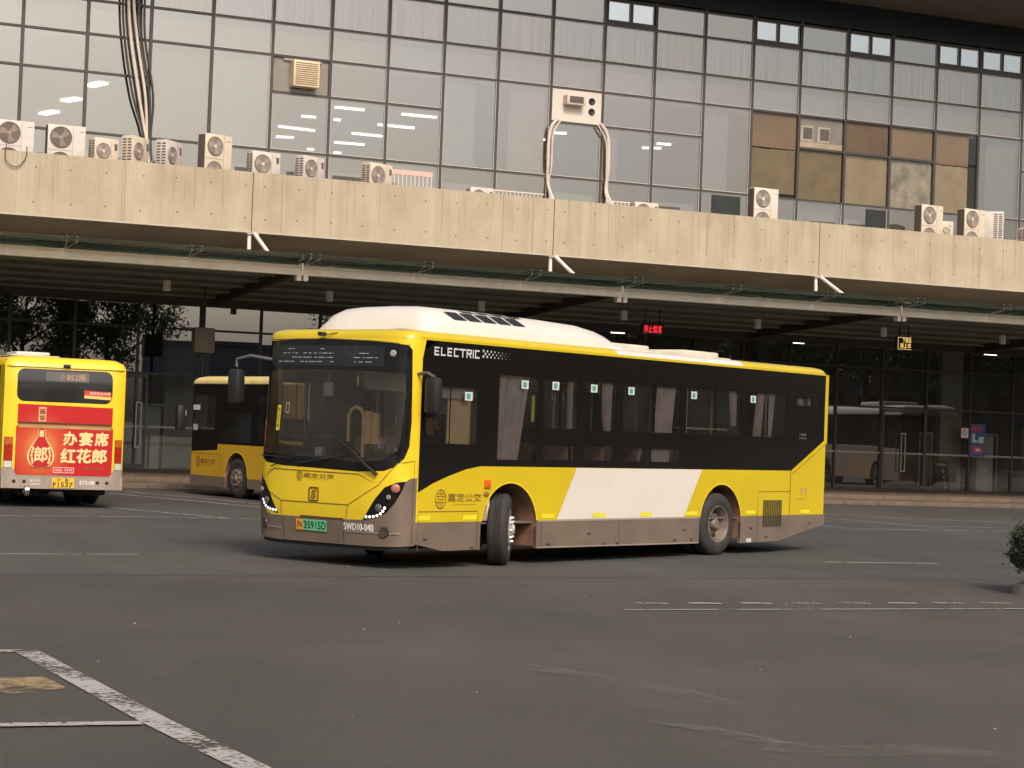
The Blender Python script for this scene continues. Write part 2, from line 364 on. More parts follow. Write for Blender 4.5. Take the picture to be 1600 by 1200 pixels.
# ------------------------------------------------------------------ terminal building (local axes: x = u, y = w, z)
def concm():
    m = bpy.data.materials.new('board_marked_concrete'); t, o = nodes(m); b = t.nodes.new('ShaderNodeBsdfPrincipled'); t.links.new(b.outputs[0], o.inputs[0]); b.inputs['Roughness'].default_value = .85
    tc = t.nodes.new('ShaderNodeTexCoord')
    def noi(s, mp, det=4, ro=.6):
        m_ = t.nodes.new('ShaderNodeMapping'); m_.inputs['Scale'].default_value = mp; n = t.nodes.new('ShaderNodeTexNoise'); n.inputs['Scale'].default_value = s; n.inputs['Detail'].default_value = det; n.inputs['Roughness'].default_value = ro
        t.links.new(tc.outputs['Object'], m_.inputs[0]); t.links.new(m_.outputs[0], n.inputs['Vector']); return n
    def ramp(n, *st):
        r = t.nodes.new('ShaderNodeValToRGB'); e = r.color_ramp.elements
        while len(e) < len(st): e.new(.5)
        for k, (p, c) in enumerate(st): e[k].position = p; e[k].color = (*c, 1)
        t.links.new(n.outputs['Fac'], r.inputs[0]); return r
    def mul(a, c, fac=1.):
        x = t.nodes.new('ShaderNodeMixRGB'); x.blend_type = 'MULTIPLY'; x.inputs[0].default_value = fac
        t.links.new(a.outputs[0], x.inputs[1]); t.links.new(c.outputs[0], x.inputs[2]); return x
    base = ramp(noi(1.3, (1, 1, .8), 5), (.3, (.41, .335, .235)), (.7, (.50, .415, .30)))
    boards = ramp(noi(1., (1.6, 0, .02), 2), (.35, (.92, .91, .90)), (.65, (1.05, 1.05, 1.04)))
    runs = ramp(noi(1., (9, 0, .35), 4, .7), (.25, (.50, .44, .37)), (.38, (1, 1, 1)))
    lines = ramp(noi(1., (26, 0, .12), 2, .5), (.28, (.62, .57, .52)), (.33, (1, 1, 1)))
    sp = t.nodes.new('ShaderNodeSeparateXYZ'); t.links.new(tc.outputs['Object'], sp.inputs[0])
    mrz = t.nodes.new('ShaderNodeMapRange'); mrz.inputs['From Min'].default_value = 7.2; mrz.inputs['From Max'].default_value = 8.6; mrz.inputs['To Min'].default_value = .4; t.links.new(sp.outputs['Z'], mrz.inputs['Value'])
    x = mul(base, boards); x2 = mul(x, runs); t.links.new(mrz.outputs[0], x2.inputs[0]); x3 = mul(x2, ramp(noi(1., (16, 0, .3), 5, .75), (.31, (.58, .49, .40)), (.45, (1, 1, 1)))); t.links.new(mrz.outputs[0], x3.inputs[0])
    x = mul(x3, lines, .35); t.links.new(x.outputs[0], b.inputs['Base Color'])
    n = noi(1., (30, 0, 2), 4); bp = t.nodes.new('ShaderNodeBump'); bp.inputs['Strength'].default_value = .25; bp.inputs['Distance'].default_value = .01
    t.links.new(n.outputs['Fac'], bp.inputs['Height']); t.links.new(bp.outputs[0], b.inputs['Normal']); return m
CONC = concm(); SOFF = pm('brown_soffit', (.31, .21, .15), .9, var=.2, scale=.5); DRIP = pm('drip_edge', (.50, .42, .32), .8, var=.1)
TIE = pm('tie_hole', (.13, .09, .06), .9, var=0); FRM = pm('window_frame_brown', (.060, .050, .044), .45, var=.1); FRMD = pm('dark_frame', (.050, .042, .038), .5, var=.15)
JO = [14.55 + 8.93 * i for i in range(-6, 10)]
for a, b_ in zip(JO[:-1], JO[1:]):
    s = MB().box((a + .012, WB, 6.87), (b_ - .012, WB + .449, 8.47)); p = s.build('concrete_parapet', CONC, broot, smooth=0)
    MB().box((a + .012, WB - .02, 6.83), (b_ - .012, WB + .12, 6.868)).build('drip_edge', DRIP, p, smooth=0)
    s = MB(); x = a + .35; k = 0
    while x < b_ - .2:
        for z in (7.22, 8.12):
            s.lathe([(.0, -.004), (.022, -.004), (.024, .002)], Matrix.Translation((x + random.uniform(-.03, .03), WB, z + random.uniform(-.04, .04))), 8)
        x += .93
    s.build('tie_hole', TIE, p, smooth=0)
    s = MB(); x = a + .82
    while x < b_ - .3: s.box((x, WB - .002, 6.872 if random.random() < .5 else 7.3), (x + random.uniform(.006, .014), WB + .01, 8.468)); x += random.choice((.465, .93, .93, 1.86))
    s.build('form_joint', pm('joint_stain', (.24, .18, .12), .9, var=0), p, smooth=0)
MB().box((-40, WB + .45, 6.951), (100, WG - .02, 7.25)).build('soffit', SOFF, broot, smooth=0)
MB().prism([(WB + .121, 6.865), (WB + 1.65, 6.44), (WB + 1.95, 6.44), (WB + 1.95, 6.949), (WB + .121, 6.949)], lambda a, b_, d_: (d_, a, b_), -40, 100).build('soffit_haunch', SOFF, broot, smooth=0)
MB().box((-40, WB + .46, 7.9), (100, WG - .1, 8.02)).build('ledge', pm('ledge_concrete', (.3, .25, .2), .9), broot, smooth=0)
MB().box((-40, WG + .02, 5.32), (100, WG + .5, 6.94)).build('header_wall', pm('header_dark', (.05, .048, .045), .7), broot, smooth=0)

# --- upper curtain wall
ROWS = [8.03, 9.80, 11.53, 12.62, 13.59, 14.80, 15.62]
UGL = [glassm('upper_glass' + str(i), tn, gc, fac=fc, rough=.02, wav=.25, dust_haze=(.5, .46, .42, .05)) for i, (tn, gc, fc) in enumerate(
    [((.61, .615, .605), (.94, .90, .85), .345), ((.605, .615, .61), (.91, .90, .87), .34), ((.61, .605, .60), (.94, .89, .84), .335), ((.605, .615, .605), (.92, .91, .86), .35)])]
UGB = glassm('opened_glass', (.6, .62, .62), (.88, .94, .96), fac=.60, rough=.02)
BGLS = glassm('board_glass', (.92, .92, .92), (.90, .88, .85), ior=1.42)
SPLIT_SMALL = {10, 13, 15, 17, 18}
TALL = {2, 3, 7, 8, 12, 18}
seen, rest = [], []
def pane(u0, u1, z0, z1, key, mat):
    (seen if -1 <= key <= 19 else rest).append((u0, u1, z0, z1, mat))
rnd = random.Random(3)
for k in range(-16, 44):
    u0, u1 = MU(k) + .045, MU(k + 1) - .045
    def pk(): return rnd.choice(UGL)
    rows = [(0, 1), (1, 3) if k in TALL else (1, 2)] + ([] if k in TALL else [(2, 3)]) + [(3, 4), (4, 5), (5, 6)]
    for a, b_ in rows:
        z0, z1 = ROWS[a] + .035, ROWS[b_] - .035; mat = pk()
        if 13 <= k <= 17 and a in (1, 2): mat = BGLS
        if k in (4,) and a == 2: mat = BGLS
        if a == 5 and k in SPLIT_SMALL:
            h = (u0 + u1) / 2; z0 += .12; z1 -= .02
            pane(u0 + .05, h - .05, z0, z1, k, UGB); pane(h + .05, u1 - .05, z0, z1, k, UGB)
        elif k == 9 and a == 2: pass
        else: pane(u0, u1, z0, z1, k if not (k < 0 and a == 5) and not (k <= 3 and a == 5) and not (k < 3 and a == 4 and 0) else -9, mat)
def quad(mb, u0, u1, z0, z1, jit):
    dx, dz = jit; mb.add([(u0, WG + dx, z0), (u1, WG - dx, z0), (u1, WG - dx + dz, z1), (u0, WG + dx + dz, z1)], [(0, 1, 2, 3)])
while len(seen) > 100: rest.append(seen.pop(0))
for (u0, u1, z0, z1, mat) in seen:
    s = MB(); quad(s, u0, u1, z0, z1, (rnd.gauss(0, .0012), rnd.gauss(0, .0015))); s.build('window_pane', mat, broot, smooth=0)
s = MB()
for i, (u0, u1, z0, z1, mat) in enumerate(rest): s.cur = UGL.index(mat) if mat in UGL else 0; quad(s, u0, u1, z0, z1, (rnd.gauss(0, .001), rnd.gauss(0, .001)))
tag(s.build('window_pane', UGL, broot, smooth=0), kind='stuff')
s = MB()
for k in range(-16, 45): s.box((MU(k) - .045, WG - .05, 8.03), (MU(k) + .045, WG + .10, 15.70))
for k in range(-16, 44):
    for i, z in enumerate(ROWS):
        if i == 2 and k in TALL: continue
        if i == 2 and k in (13, 17): continue
        s.box((MU(k) + .0455, WG - .045, z - .035), (MU(k + 1) - .0455, WG + .09, z + .035))
    if k in SPLIT_SMALL:
        h = (MU(k) + MU(k + 1)) / 2; s.box((h - .05, WG - .042, 14.8355), (h + .05, WG + .08, 15.5845)); s.box((MU(k) + .046, WG - .041, 14.836), (h - .0505, WG + .08, 14.955)); s.box((h + .0505, WG - .041, 14.836), (MU(k + 1) - .046, WG + .08, 14.955))
s.build('mullion_grid', FRM, broot, smooth=0)
# pale outlines round the panes, modelled to imitate a sharpening halo
s = MB()
for (u0, u1, z0, z1, mat) in seen:
    if mat is BGLS: continue
    g_ = .016
    for a in ((u0, z0, u1, z0 + g_), (u0, z1 - g_, u1, z1), (u0, z0 + g_, u0 + g_, z1 - g_), (u1 - g_, z0 + g_, u1, z1 - g_)):
        s.box((a[0], WG - .03, a[1]), (a[2], WG - .008, a[3]))
s.build('edge_halo', pm('pale_halo', (.64, .60, .55), .6, var=0), broot, smooth=0)
MB().box((-40, WG - .06, 15.71), (100, WG + .3, 16.55)).build('dark_fascia', pm('dark_blue_fascia', (.016, .020, .026), .6, var=.2, scale=.6), broot, smooth=0)
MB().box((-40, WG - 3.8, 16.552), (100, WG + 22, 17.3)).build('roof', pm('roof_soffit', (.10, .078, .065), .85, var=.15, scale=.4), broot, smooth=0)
# interior seen through the glass
INW = pm('room_wall', (.32, .31, .29), .9, var=.15, scale=.3); INC = pm('room_ceiling', (.30, .29, .27), .9, var=.1)
MB().box((-40, 76, 0.2), (100, 76.3, 16.5)).build('back_wall', INW, broot, smooth=0)
for x in (-40.3, 100): MB().box((x, WG + .5, 0), (x + .3, 76.3, 16.55)).build('end_wall', INW, broot, smooth=0)
MB().box((-40, WG + .25, 12.52), (100, 75.9, 13.4)).build('ceiling_slab', INC, broot, smooth=0)
MB().box((-40, WG + .15, 7.4), (100, 75.9, 8.0)).build('floor_slab', INC, broot, smooth=0)
MB().box((-40, 64, 8.01), (9, 64.2, 12.5)).build('partition_wall', INW, broot, smooth=0)
MB().box((37, 63, 8.01), (60, 63.2, 12.5)).build('partition_wall', INW, broot, smooth=0)
LAMP = pm('lit_tube', (1, 1, 1), .5, var=0, emit=(1, .97, .9), es=3.2)
for (a, b_, c, d_) in LAMPS:
    wd = .17 if a < 13 else .05
    v = Vector((c - a, d_ - b_, 0)); n_ = Vector((-v.y, v.x, 0)).normalized() * wd
    s = MB(); p = [Vector((a, b_, 12.44)), Vector((c, d_, 12.44))]
    q = [p[0] - n_, p[1] - n_, p[1] + n_, p[0] + n_]; s.add(q + [t_ + Vector((0, 0, .07)) for t_ in q], [(0, 1, 2, 3), (7, 6, 5, 4), (0, 4, 5, 1), (1, 5, 6, 2), (2, 6, 7, 3), (3, 7, 4, 0)])
    s.build('tube_light', LAMP, broot, smooth=0)
BLIND = [pm('blind_pale', (.46, .45, .42), .9, var=.08), pm('blind_grey', (.36, .34, .32), .9, var=.1)]
for k in range(-1, 21):       # vertical blinds behind the second row
    s = MB(); u = MU(k) + .06; j = 0; e = MU(k + 1) - .06; q = rnd.random()
    while u < e - .04:
        wd = rnd.uniform(.045, .10); y = WG + .16 + rnd.uniform(-.02, .05)
        if rnd.random() < (.75 if q > .25 else .95): s.add([(u, y, 13.55), (u + wd, y + rnd.uniform(-.03, .06), 13.55), (u + wd, y + .02, 14.9), (u, y, 14.9)], [(0, 1, 2, 3)])
        u += wd + (rnd.uniform(.0, .05) if rnd.random() < .6 else 0)
    s.build('vertical_blind', BLIND[k % 2], broot, smooth=0)
CUR2 = pm('pale_curtain', (.24, .245, .235), .9, var=.12, scale=1.5)
def curtain(u0, u1, z0, z1, mat, off=.2, n=None):
    n = n or int((u1 - u0) / .05); s = MB(); vs = []
    for i in range(n + 1): x = u0 + (u1 - u0) * i / n; y = WG + off + .03 * sin(i * 1.3) + .015 * sin(i * .7); vs += [(x, y, z0), (x, y + .01, z1)]
    s.add(vs, [(2 * i, 2 * i + 2, 2 * i + 3, 2 * i + 1) for i in range(n)]); s.build('curtain', mat, broot, smooth=60)
for (a, b_, z0, z1) in [(MU(2) + .05, MU(4) - .05, 9.85, 12.6), (MU(7) + .1, MU(7) + 1.2, 9.85, 12.6), (MU(8) + .5, MU(8) + 1.7, 9.9, 12.6), (MU(12) + .1, MU(12) + 1.1, 9.85, 12.6), (MU(18) + .5, MU(19), 9.9, 12.6), (MU(10) + .1, MU(10) + .7, 9.9, 11.5)]:
    curtain(a, b_, z0, z1, CUR2)
for k in (1, 3, 5, 6, 7, 9, 11, 14, 15): curtain(MU(k) + .08, MU(k + 1) - .08, 8.1, 9.35 if k % 2 else 9.7, pm('base_row_curtain', (.30, .30, .28), .9, var=.15), .3)
# boarded bay: brown boards above, olive film below
BRN = pm('brown_board', (.20, .125, .07), .7, var=.14, scale=1.1); OLV = pm('olive_film', (.25, .19, .10), .7, var=.16, scale=1.6, bump=.2, bscale=4); OLVD = pm('grey_torn_film', (.26, .22, .155), .7, var=.4, scale=2.5)
for k in (13, 14, 15, 16, 17):
    a, b_ = MU(k) + .05, MU(k + 1) - .05; cut = 11.5 if k != 13 else 11.45
    if k == 17: b_ -= .3
    if k != 14: MB().box((a, WG + .06, cut), (b_, WG + .09, 12.58)).build('brown_board', BRN, broot, smooth=0)
    s = MB(); n = 14; vs = [(a, WG + .07, 9.84 if k != 13 else 9.95), (b_, WG + .07, 9.84 if k != 13 else 9.95)]
    for i in range(n + 1): vs.append((b_ - (b_ - a) * i / n, WG + .07, cut - .02 - (.05 * rnd.random() if k == 13 or k == 17 else 0)))
    s.add(vs, [tuple(range(len(vs)))]); s.build('olive_film', OLVD if k == 16 else OLV, broot, smooth=0)
MB().box((MU(14) + .05, WG + .06, 11.57), (MU(15) - .05, WG + .09, 12.58)).build('grey_board', pm('grey_board', (.33, .29, .26), .7), broot, smooth=0)
s = MB()
for x in (34.85, 35.5): s.box((x - .24, WG + .035, 11.78), (x + .24, WG + .055, 12.30))
MB_ = s.build('pale_surround', pm('pale_surround', (.60, .52, .44), .7), broot, smooth=0)
s = MB()
for x in (34.88, 35.53): s.box((x - .16, WG + .02, 11.86), (x + .18, WG + .034, 12.24))
s.build('vent_opening', pm('vent_grey', (.16, .13, .11), .7), broot, smooth=0)
MB().box((MU(14) + .06, WG + .03, 11.58), (MU(15) - .06, WG + .056, 11.76)).build('pale_board', pm('pale_board', (.58, .47, .34), .7), broot, smooth=0)
MB().box((MU(4) + .05, WG + .03, 11.57), (MU(5) - .05, WG + .06, 12.58)).build('taupe_board', pm('taupe_board', (.30, .26, .22), .6, var=.12), broot, smooth=0)
MB().box((MU(9) + .046, WG - .03, 11.53), (MU(10) - .046, WG + .03, 12.58)).build('white_board', pm('white_board', (.70, .62, .54), .6, var=.04), broot, smooth=0)
MB().box((MU(12) + .45, WG - .03, 8.1), (MU(12) + 1.5, WG + .0, 9.70)).build('dark_board', pm('dark_board', (.02, .025, .024), .5), broot, smooth=0)
MB().box((MU(15) + .95, WG - .03, 8.1), (MU(15) + 1.72, WG + .0, 9.70)).build('dark_board', pm('dark_board', (.02, .025, .024), .5), broot, smooth=0)

# --- ground-floor glazing
LGL = [glassm('lower_glass' + str(i), tn, (.80, .80, .80), fac=fc, rough=.004, dust_haze=(.4, .36, .3, dd_)) for i, (tn, fc, dd_) in enumerate([((.60, .61, .59), .19, .09), ((.55, .57, .57), .22, .09)])]  # diffuse film weighted up to paint haze over the dark panes
LGT = glassm('lower_glass_top', (.45, .46, .46), (.95, .94, .92), fac=.36, rough=.003)
s_ = []
for k in range(-6, 26):
    u0, u1 = MU(k) + .035, MU(k + 1) - .035
    for j, (z0, z1) in enumerate([(.28, 1.47), (1.53, 3.0), (3.07, 4.33), (4.39, 5.04)]):
        mat = LGL[(k + j) % 2] if j < 2 or k > 5 else LGT
        s = MB(); quad(s, u0, u1, z0, z1, (rnd.gauss(0, .0007), rnd.gauss(0, .0008)))
        if -1 <= k <= 19: s.build('lower_pane', mat, broot, smooth=0)
        else: s_.append((s, mat))
s = MB()
for a, m_ in s_: s.cur = [LGL[0], LGL[1], LGT].index(m_); s.add(a.v, a.f)
tag(s.build('lower_pane', [LGL[0], LGL[1], LGT], broot, smooth=0), kind='stuff')
s = MB()
for k in range(-6, 27): s.box((MU(k) - .035, WG - .06, .24), (MU(k) + .035, WG + .06, 5.32))
for k in range(-6, 26):
    for z, h in ((.26, .02), (3.035, .035), (4.36, .03), (5.18, .13)): s.box((MU(k) + .0355, WG - .055, z - h), (MU(k + 1) - .0355, WG + .055, z + h))
s.build('lower_frame', FRMD, broot, smooth=0)
s = MB()
for k in range(-6, 26): s.box((MU(k) + .0355, WG - .055, 1.47), (MU(k + 1) - .0355, WG + .055, 1.53))
s.build('mid_rail', pm('mid_rail_grey', (.30, .29, .26), .5), broot, smooth=0)
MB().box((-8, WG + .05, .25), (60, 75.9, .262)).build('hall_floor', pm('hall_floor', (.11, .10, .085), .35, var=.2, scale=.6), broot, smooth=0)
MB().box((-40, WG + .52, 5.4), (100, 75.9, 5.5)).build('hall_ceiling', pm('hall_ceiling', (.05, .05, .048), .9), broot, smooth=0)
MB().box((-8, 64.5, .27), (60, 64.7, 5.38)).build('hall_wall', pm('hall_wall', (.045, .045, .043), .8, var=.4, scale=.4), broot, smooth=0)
GP = pm('olive_panel', (.50, .50, .36), .6, var=.12); GP2 = pm('green_grey_panel', (.75, .78, .62), .5, var=.08)
for (a, b_, y, z0, z1, m_) in [(12.98, 13.62, WG + .7, .27, 2.10, GP2), (13.9, 15.2, WG + 1.4, .27, 5.3, GP), (41.15, 42.05, WG + .8, .27, 5.3, GP), (42.50, 43.2, WG + .5, .27, 2.22, GP2), (39.98, 40.42, WG + .35, .27, 2.2, pm('grey_green_dark', (.13, .14, .12), .5)), (24, 25, WG + 1.4, .27, 5.3, GP), (17, 17.7, WG + 1.2, .27, 2.2, GP2), (45, 46, WG + 1, .27, 2.6, GP)]:
    s = MB().box((a, y, z0), (b_, y + .25, z1)); s.build('interior_panel', m_, broot, smooth=0)
s = MB()
for (a, b_, z1) in ((39.98, 40.45, 2.22), (42.5, 43.2, 2.25), (13.0, 13.64, 2.13)):
    for r_ in ((a - .03, .27, a, z1), (b_, .27, b_ + .03, z1), (a - .03, z1 + .0005, b_ + .03, z1 + .035)): s.box((r_[0], WG + .3, r_[1]), (r_[2], WG + .33, r_[3]))
    s.build('panel_edging', pm('edging_pale', (.75, .72, .60), .5), broot, smooth=0); s = MB()
ALU = pm('door_aluminium', (.42, .39, .36), .4, .3, var=.05)
for (u0, u1, hx) in [(MU(16) + .03, MU(17) - .03, 38.97), (MU(1) + 1.0, MU(2) + .32, 12.78)]:
    d_ = MB(); W_ = WG - .09
    for a in ((u0, .3, u0 + .07, 2.99), (u1 - .07, .3, u1, 2.99), (u0 + .0705, 2.90, u1 - .0705, 2.99), (u0 + .0705, .3, u1 - .0705, .42)): d_.box((a[0], W_, a[1]), (a[2], W_ + .029, a[3]))
    dd_ = d_.build('door', pm('door_frame_brown', (.085, .065, .055), .5), broot, smooth=0)
    h = MB()
    for z in (.9, 2.18): h.box((hx - .09, W_ - .07, z - .02), (hx + .09, W_ - .001, z + .02))
    for x in (hx - .09, hx + .06): h.box((x, W_ - .075, .9201), (x + .03, W_ - .045, 2.1599))
    h.build('handle', ALU, dd_, smooth=0)

# --- canopy
cg = glassm('canopy_glass', (.93, .95, .93), (.6, .66, .6), ior=1.4, dust_haze=(.26, .29, .25, .10))
STL = pm('canopy_steel', (.82, .73, .62), .5, .2, var=.08); STLD = pm('canopy_purlin', (.21, .24, .18), .7, var=.15); STW = pm('strut_white', (.80, .72, .64), .45, var=.05)
canopy = empty('canopy'); canopy.parent = broot
s = MB()
BR = [14.88 + 9.03 * i for i in range(-5, 8)]
for a, b_ in zip(BR[:-1], BR[1:]):
    s.box((a + .03, WC, 5.53), (b_ - .03, WC + .10, 5.72)); s.box((a + .03, WC - .035, 5.7205), (b_ - .03, WC + .2, 5.745)); s.box((a + .03, WC - .07, 5.50), (b_ - .03, WC + .2, 5.5295))
s.build('edge_beam', STL, canopy, smooth=0)
for a in BR:
    s = MB()
    for dx in (-.15, .03): s.box((a + dx, WC - .05, 5.36), (a + dx + .12, WC + .15, 5.51))
    s.box((a - .16, WC - .02, 5.498), (a + .16, WC + .14, 5.52)); s.box((a - .025, WC - .03, 5.50), (a + .025, WC + .3, 5.80))
    s.build('bracket', STL, canopy, smooth=0)
s = MB(); x = BR[0]
while x < BR[-1] - .1:
    q = [(x + .01, WC - 1.25, 5.93), (x + 3.0, WC - 1.25, 5.93), (x + 3.0, WC + .9, 5.80), (x + .01, WC + .9, 5.80)]
    s.add(q + [(a, b_, c + .016) for a, b_, c in q], [(0, 1, 2, 3), (7, 6, 5, 4), (0, 4, 5, 1), (1, 5, 6, 2), (2, 6, 7, 3), (3, 7, 4, 0)]); x += 3.01
s.build('glass_panel', cg, canopy, smooth=0)
x = BR[0] + .05
while x < BR[-1]:
    s = MB()
    for dx in (-.12, .12): s.tube([(x + dx, WC - .9, 5.83), (x + dx, WC - .9, 5.99)], .016, 6)
    s.tube([(x, WC - .05, 5.74), (x - .12, WC - .9, 5.85)], .012, 6); s.tube([(x, WC - .05, 5.74), (x + .12, WC - .9, 5.85)], .012, 6)
    x += 3.01
    s.build('spider_fitting', pm('fitting_steel', (.5, .48, .44), .4, .4), canopy, smooth=0)
s = MB(); y = WC + .75
while y < WG - .2:
    z = 5.78 - .055 * (y - WC); s.box((-40, y, z - .07), (100, y + .09, z)); y += 1.45
s.build('purlin', STLD, canopy, smooth=0)
for a in BR:
    s = MB(); q0, q1 = 5.55, 5.10
    s.add([(a - .06, WC + .21, q0), (a + .06, WC + .21, q0), (a + .06, WG - .08, q1), (a - .06, WG - .08, q1), (a - .06, WC + .21, q0 + .2), (a + .06, WC + .21, q0 + .2), (a + .06, WG - .08, q1 + .28), (a - .06, WG - .08, q1 + .28)],
          [(0, 3, 2, 1), (4, 5, 6, 7), (0, 1, 5, 4), (1, 2, 6, 5), (2, 3, 7, 6), (3, 0, 4, 7)])
    s.build('rafter', pm('rafter_dark', (.05, .042, .036), .7), canopy, smooth=0)
MB().add([(-40, WC + .92, 5.79), (100, WC + .92, 5.79), (100, WG - .01, 5.34), (-40, WG - .01, 5.34), (-40, WC + .92, 5.83), (100, WC + .92, 5.83), (100, WG - .01, 5.38), (-40, WG - .01, 5.38)],
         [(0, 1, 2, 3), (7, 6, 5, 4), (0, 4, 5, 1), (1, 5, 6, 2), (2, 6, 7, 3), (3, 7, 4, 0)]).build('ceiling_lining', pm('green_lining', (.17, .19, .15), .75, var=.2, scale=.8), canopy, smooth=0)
for a in JO:
    a += .1
    s = MB().tube([(a - .12, WB + .12, 6.86), (a - .12, WB + .05, 5.7)], .055, 10); s.tube([(a, WB + .12, 6.86), (a + .10, WB - 2.15, 5.74)], .055, 10); s.box((a - .22, WB + .0, 6.80), (a + .12, WB + .24, 6.829))
    s.build('strut', STW, canopy, smooth=40)
# --- lamps under the canopy
for i in range(-1, 8):
    u = 12.32 + 4.505 * i
    t_ = empty('downlight', FP(u, WB, 5.12), FA, ('grey cylinder downlight hanging under the canopy, number %d in the row counted from the left edge' % (i + 1)) if False else
        ['grey cylinder downlight under the canopy beyond the left edge', 'grey cylinder downlight above the small rear-facing bus, leftmost in view', 'grey cylinder downlight just left of the white roof fairing of the electric bus',
         'grey cylinder downlight above the middle of the white roof fairing', 'grey cylinder downlight beneath the middle canopy bracket, left of the red display',
         'grey cylinder downlight between the red display and the amber display', 'grey cylinder downlight right beside the amber display', 'grey cylinder downlight at the right edge of the canopy', 'grey cylinder downlight beyond the right edge of the canopy'][i + 1], 'downlight', 'downlights under the canopy')
    MB().lathe([(0, 0), (.085, 0), (.10, .01), (.10, .28), (0, .28)], Matrix.Rotation(R(90), 4, 'X'), 16).build('lamp_housing', pm('lamp_grey', (.85, .83, .78), .5), t_)
    MB().tube([(0, 0, .28), (0, 0, .42)], .02, 6).build('stem', STLD, t_)
def ledsign(name, u, wv, z, lw, lh, col, rows, label, hang=.25):
    t_ = empty(name, FP(u, wv, z), FA, label, 'display')
    MB().rbox((-lw / 2, 0, -lh / 2), (lw / 2, .12, lh / 2), .01).build('housing', BLKM, t_)
    MB().box((-lw / 2 + .1, .04, lh / 2), (-lw / 2 + .13, .07, lh / 2 + hang)).box((lw / 2 - .13, .04, lh / 2), (lw / 2 - .1, .07, lh / 2 + hang)).build('hanger', BLKM, t_)
    s = MB(); n = len(rows); h = lh * .80 / n
    for i, r_ in enumerate(rows): put_text(s, r_[0], r_[1], lh * .43 - h * (i + 1) + h * .06, r_[2], lh * .43 - h * i - h * .04, lambda a, b_: (a, -.004, b_), 0)
    s.build('lettering', pm('led_' + name + str(col[0])[:3] + str(col[1])[:4], col, .5, var=0, emit=col, es=1.6), t_, smooth=0); return t_
ledsign('led_display', 26.8, WB, 4.90, .70, .32, (.95, .03, .05), [('停止载客', -.30, .30)], 'dark hanging display with red characters above the bus roof', .45)
t_ = ledsign('led_display', 35.63, WB, 4.95, .56, .42, (.95, .60, .16), [('下客站', -.08, .24), ('请上车', -.17, .24)], 'small hanging display with two rows of amber characters under the canopy', .35)
s = MB(); 
for a in ((-.25, -.19, -.235, .19), (-.2345, -.19, .25, -.175), (-.2345, .175, .25, .19)): s.box((a[0], -.005, a[1]), (a[2], -.001, a[3]))
s.build('amber_border', pm('amber_border', (.9, .6, .2), .5, var=0, emit=(.9, .6, .25), es=.9), t_, smooth=0)
for (a, b_) in [(9, 9.0), ]: pass
for (u, y) in [(14, 60), (22, 61), (26.9, 60.5), (30.5, 61.5), (37.5, 61), (41.5, 60), (46, 61)]:
    MB().box((u, y, 5.30), (u + .5, y + .10, 5.34)).build('hall_tube_light', pm('hall_tube', (1, 1, 1), .5, var=0, emit=(1, .93, .8), es=5), broot, smooth=0)
for (a, b_, zt) in [(15.15, 15.65, 9.12), (16.72, 17.12, 9.12), (18.12, 19.2, 9.12), (9.75, 9.95, 9.2)]:
    s = MB().box((a, 55.5, 8.03), (b_, 55.52, zt)); x = a
    while x < b_ - .03: s.box((x, 55.47, 8.03), (x + .03, 55.4995, zt)); x += .07
    s.build('dark_grille', pm('grille_grey', (.10, .095, .085), .6), broot, smooth=0)
# --- things on the glass and behind it
t_ = empty('no_smoking_sign', FP(41.55, WG - .066, 2.28), FA, 'small square no smoking sign stuck on the glass beside the doors', 'sign')
MB().box((-.15, 0, -.17), (.15, .004, .17)).build('plate', pm('sign_white', (.75, .70, .66), .5, var=0), t_, smooth=0)
s = MB(); s.patch(arc(0, .02, .10, .10, 0, 360, 24)[:-1], lambda a, b_: (a, -.002, b_), [arc(0, .02, .075, .075, 0, 360, 24)[:-1]], .2, False); s.patch([(-.075, .085), (-.06, .1), (.075, -.045), (.06, -.06)], lambda a, b_: (a, -.003, b_), (), .5, False)
s.build('red_symbol', pm('sign_red', (.6, .05, .05), .5, var=0), t_, smooth=0)
t_ = empty('poster', FP(42.1, WG - .066, 2.05), FA, 'blue and red poster hung on the right-hand glazing', 'poster')
MB().box((-.31, 0, -.56), (.31, .005, .56)).build('sheet', pm('poster_blue', (.05, .09, .20), .5, var=.2, scale=6), t_, smooth=0)
s = MB().box((-.26, -.003, .32), (.12, -.0005, .48)).box((-.22, -.003, -.45), (.22, -.0005, -.22)); s.build('red_print', pm('poster_red', (.50, .04, .07), .5, var=0), t_, smooth=0)
s = MB(); 
for (a, b_, c, d_) in [(-.24, -.08, -.12, .22), (-.119, -.08, .0, .0), (.04, -.1, .24, .12), (-.08, -.38, .1, -.29)]: s.box((a, -.0055, b_), (c, -.0032, d_))
s.build('pale_print', pm('poster_pale', (.50, .56, .62), .5, var=0), t_, smooth=0)
t_ = empty('notice_board', FP(40.95, WG + .25, .262), FA, 'black standing notice board with white dots behind the glass', 'notice board')
MB().add([(-.33, 0, .0), (.33, 0, 0), (.22, .12, 1.0), (-.30, .12, 1.0), (-.33, .05, .0), (.33, .05, 0), (.22, .17, 1.0), (-.30, .17, 1.0)], [(0, 1, 2, 3), (7, 6, 5, 4), (0, 4, 5, 1), (1, 5, 6, 2), (2, 6, 7, 3), (3, 7, 4, 0)]).build('board', BLKM, t_, smooth=0)
s = MB(); s.box((-.22, .085, .86), (.18, .095, .93))
for i, z in enumerate((.68, .47, .3, .14)): s.lathe([(0, 0), (.06 - .005 * i, 0), (.06 - .005 * i, .01)], Matrix.Translation((.02 + .03 * i, z * .12 - .012, z)), 12)
s.build('white_dots', pm('dot_white', (.85, .85, .8), .6, var=0), t_, smooth=0)
t_ = empty('post_speaker', FP(13.84, 53.2, .24), FA, 'brown-grey box on a thin dark post in front of the ground-floor glazing', 'speaker')
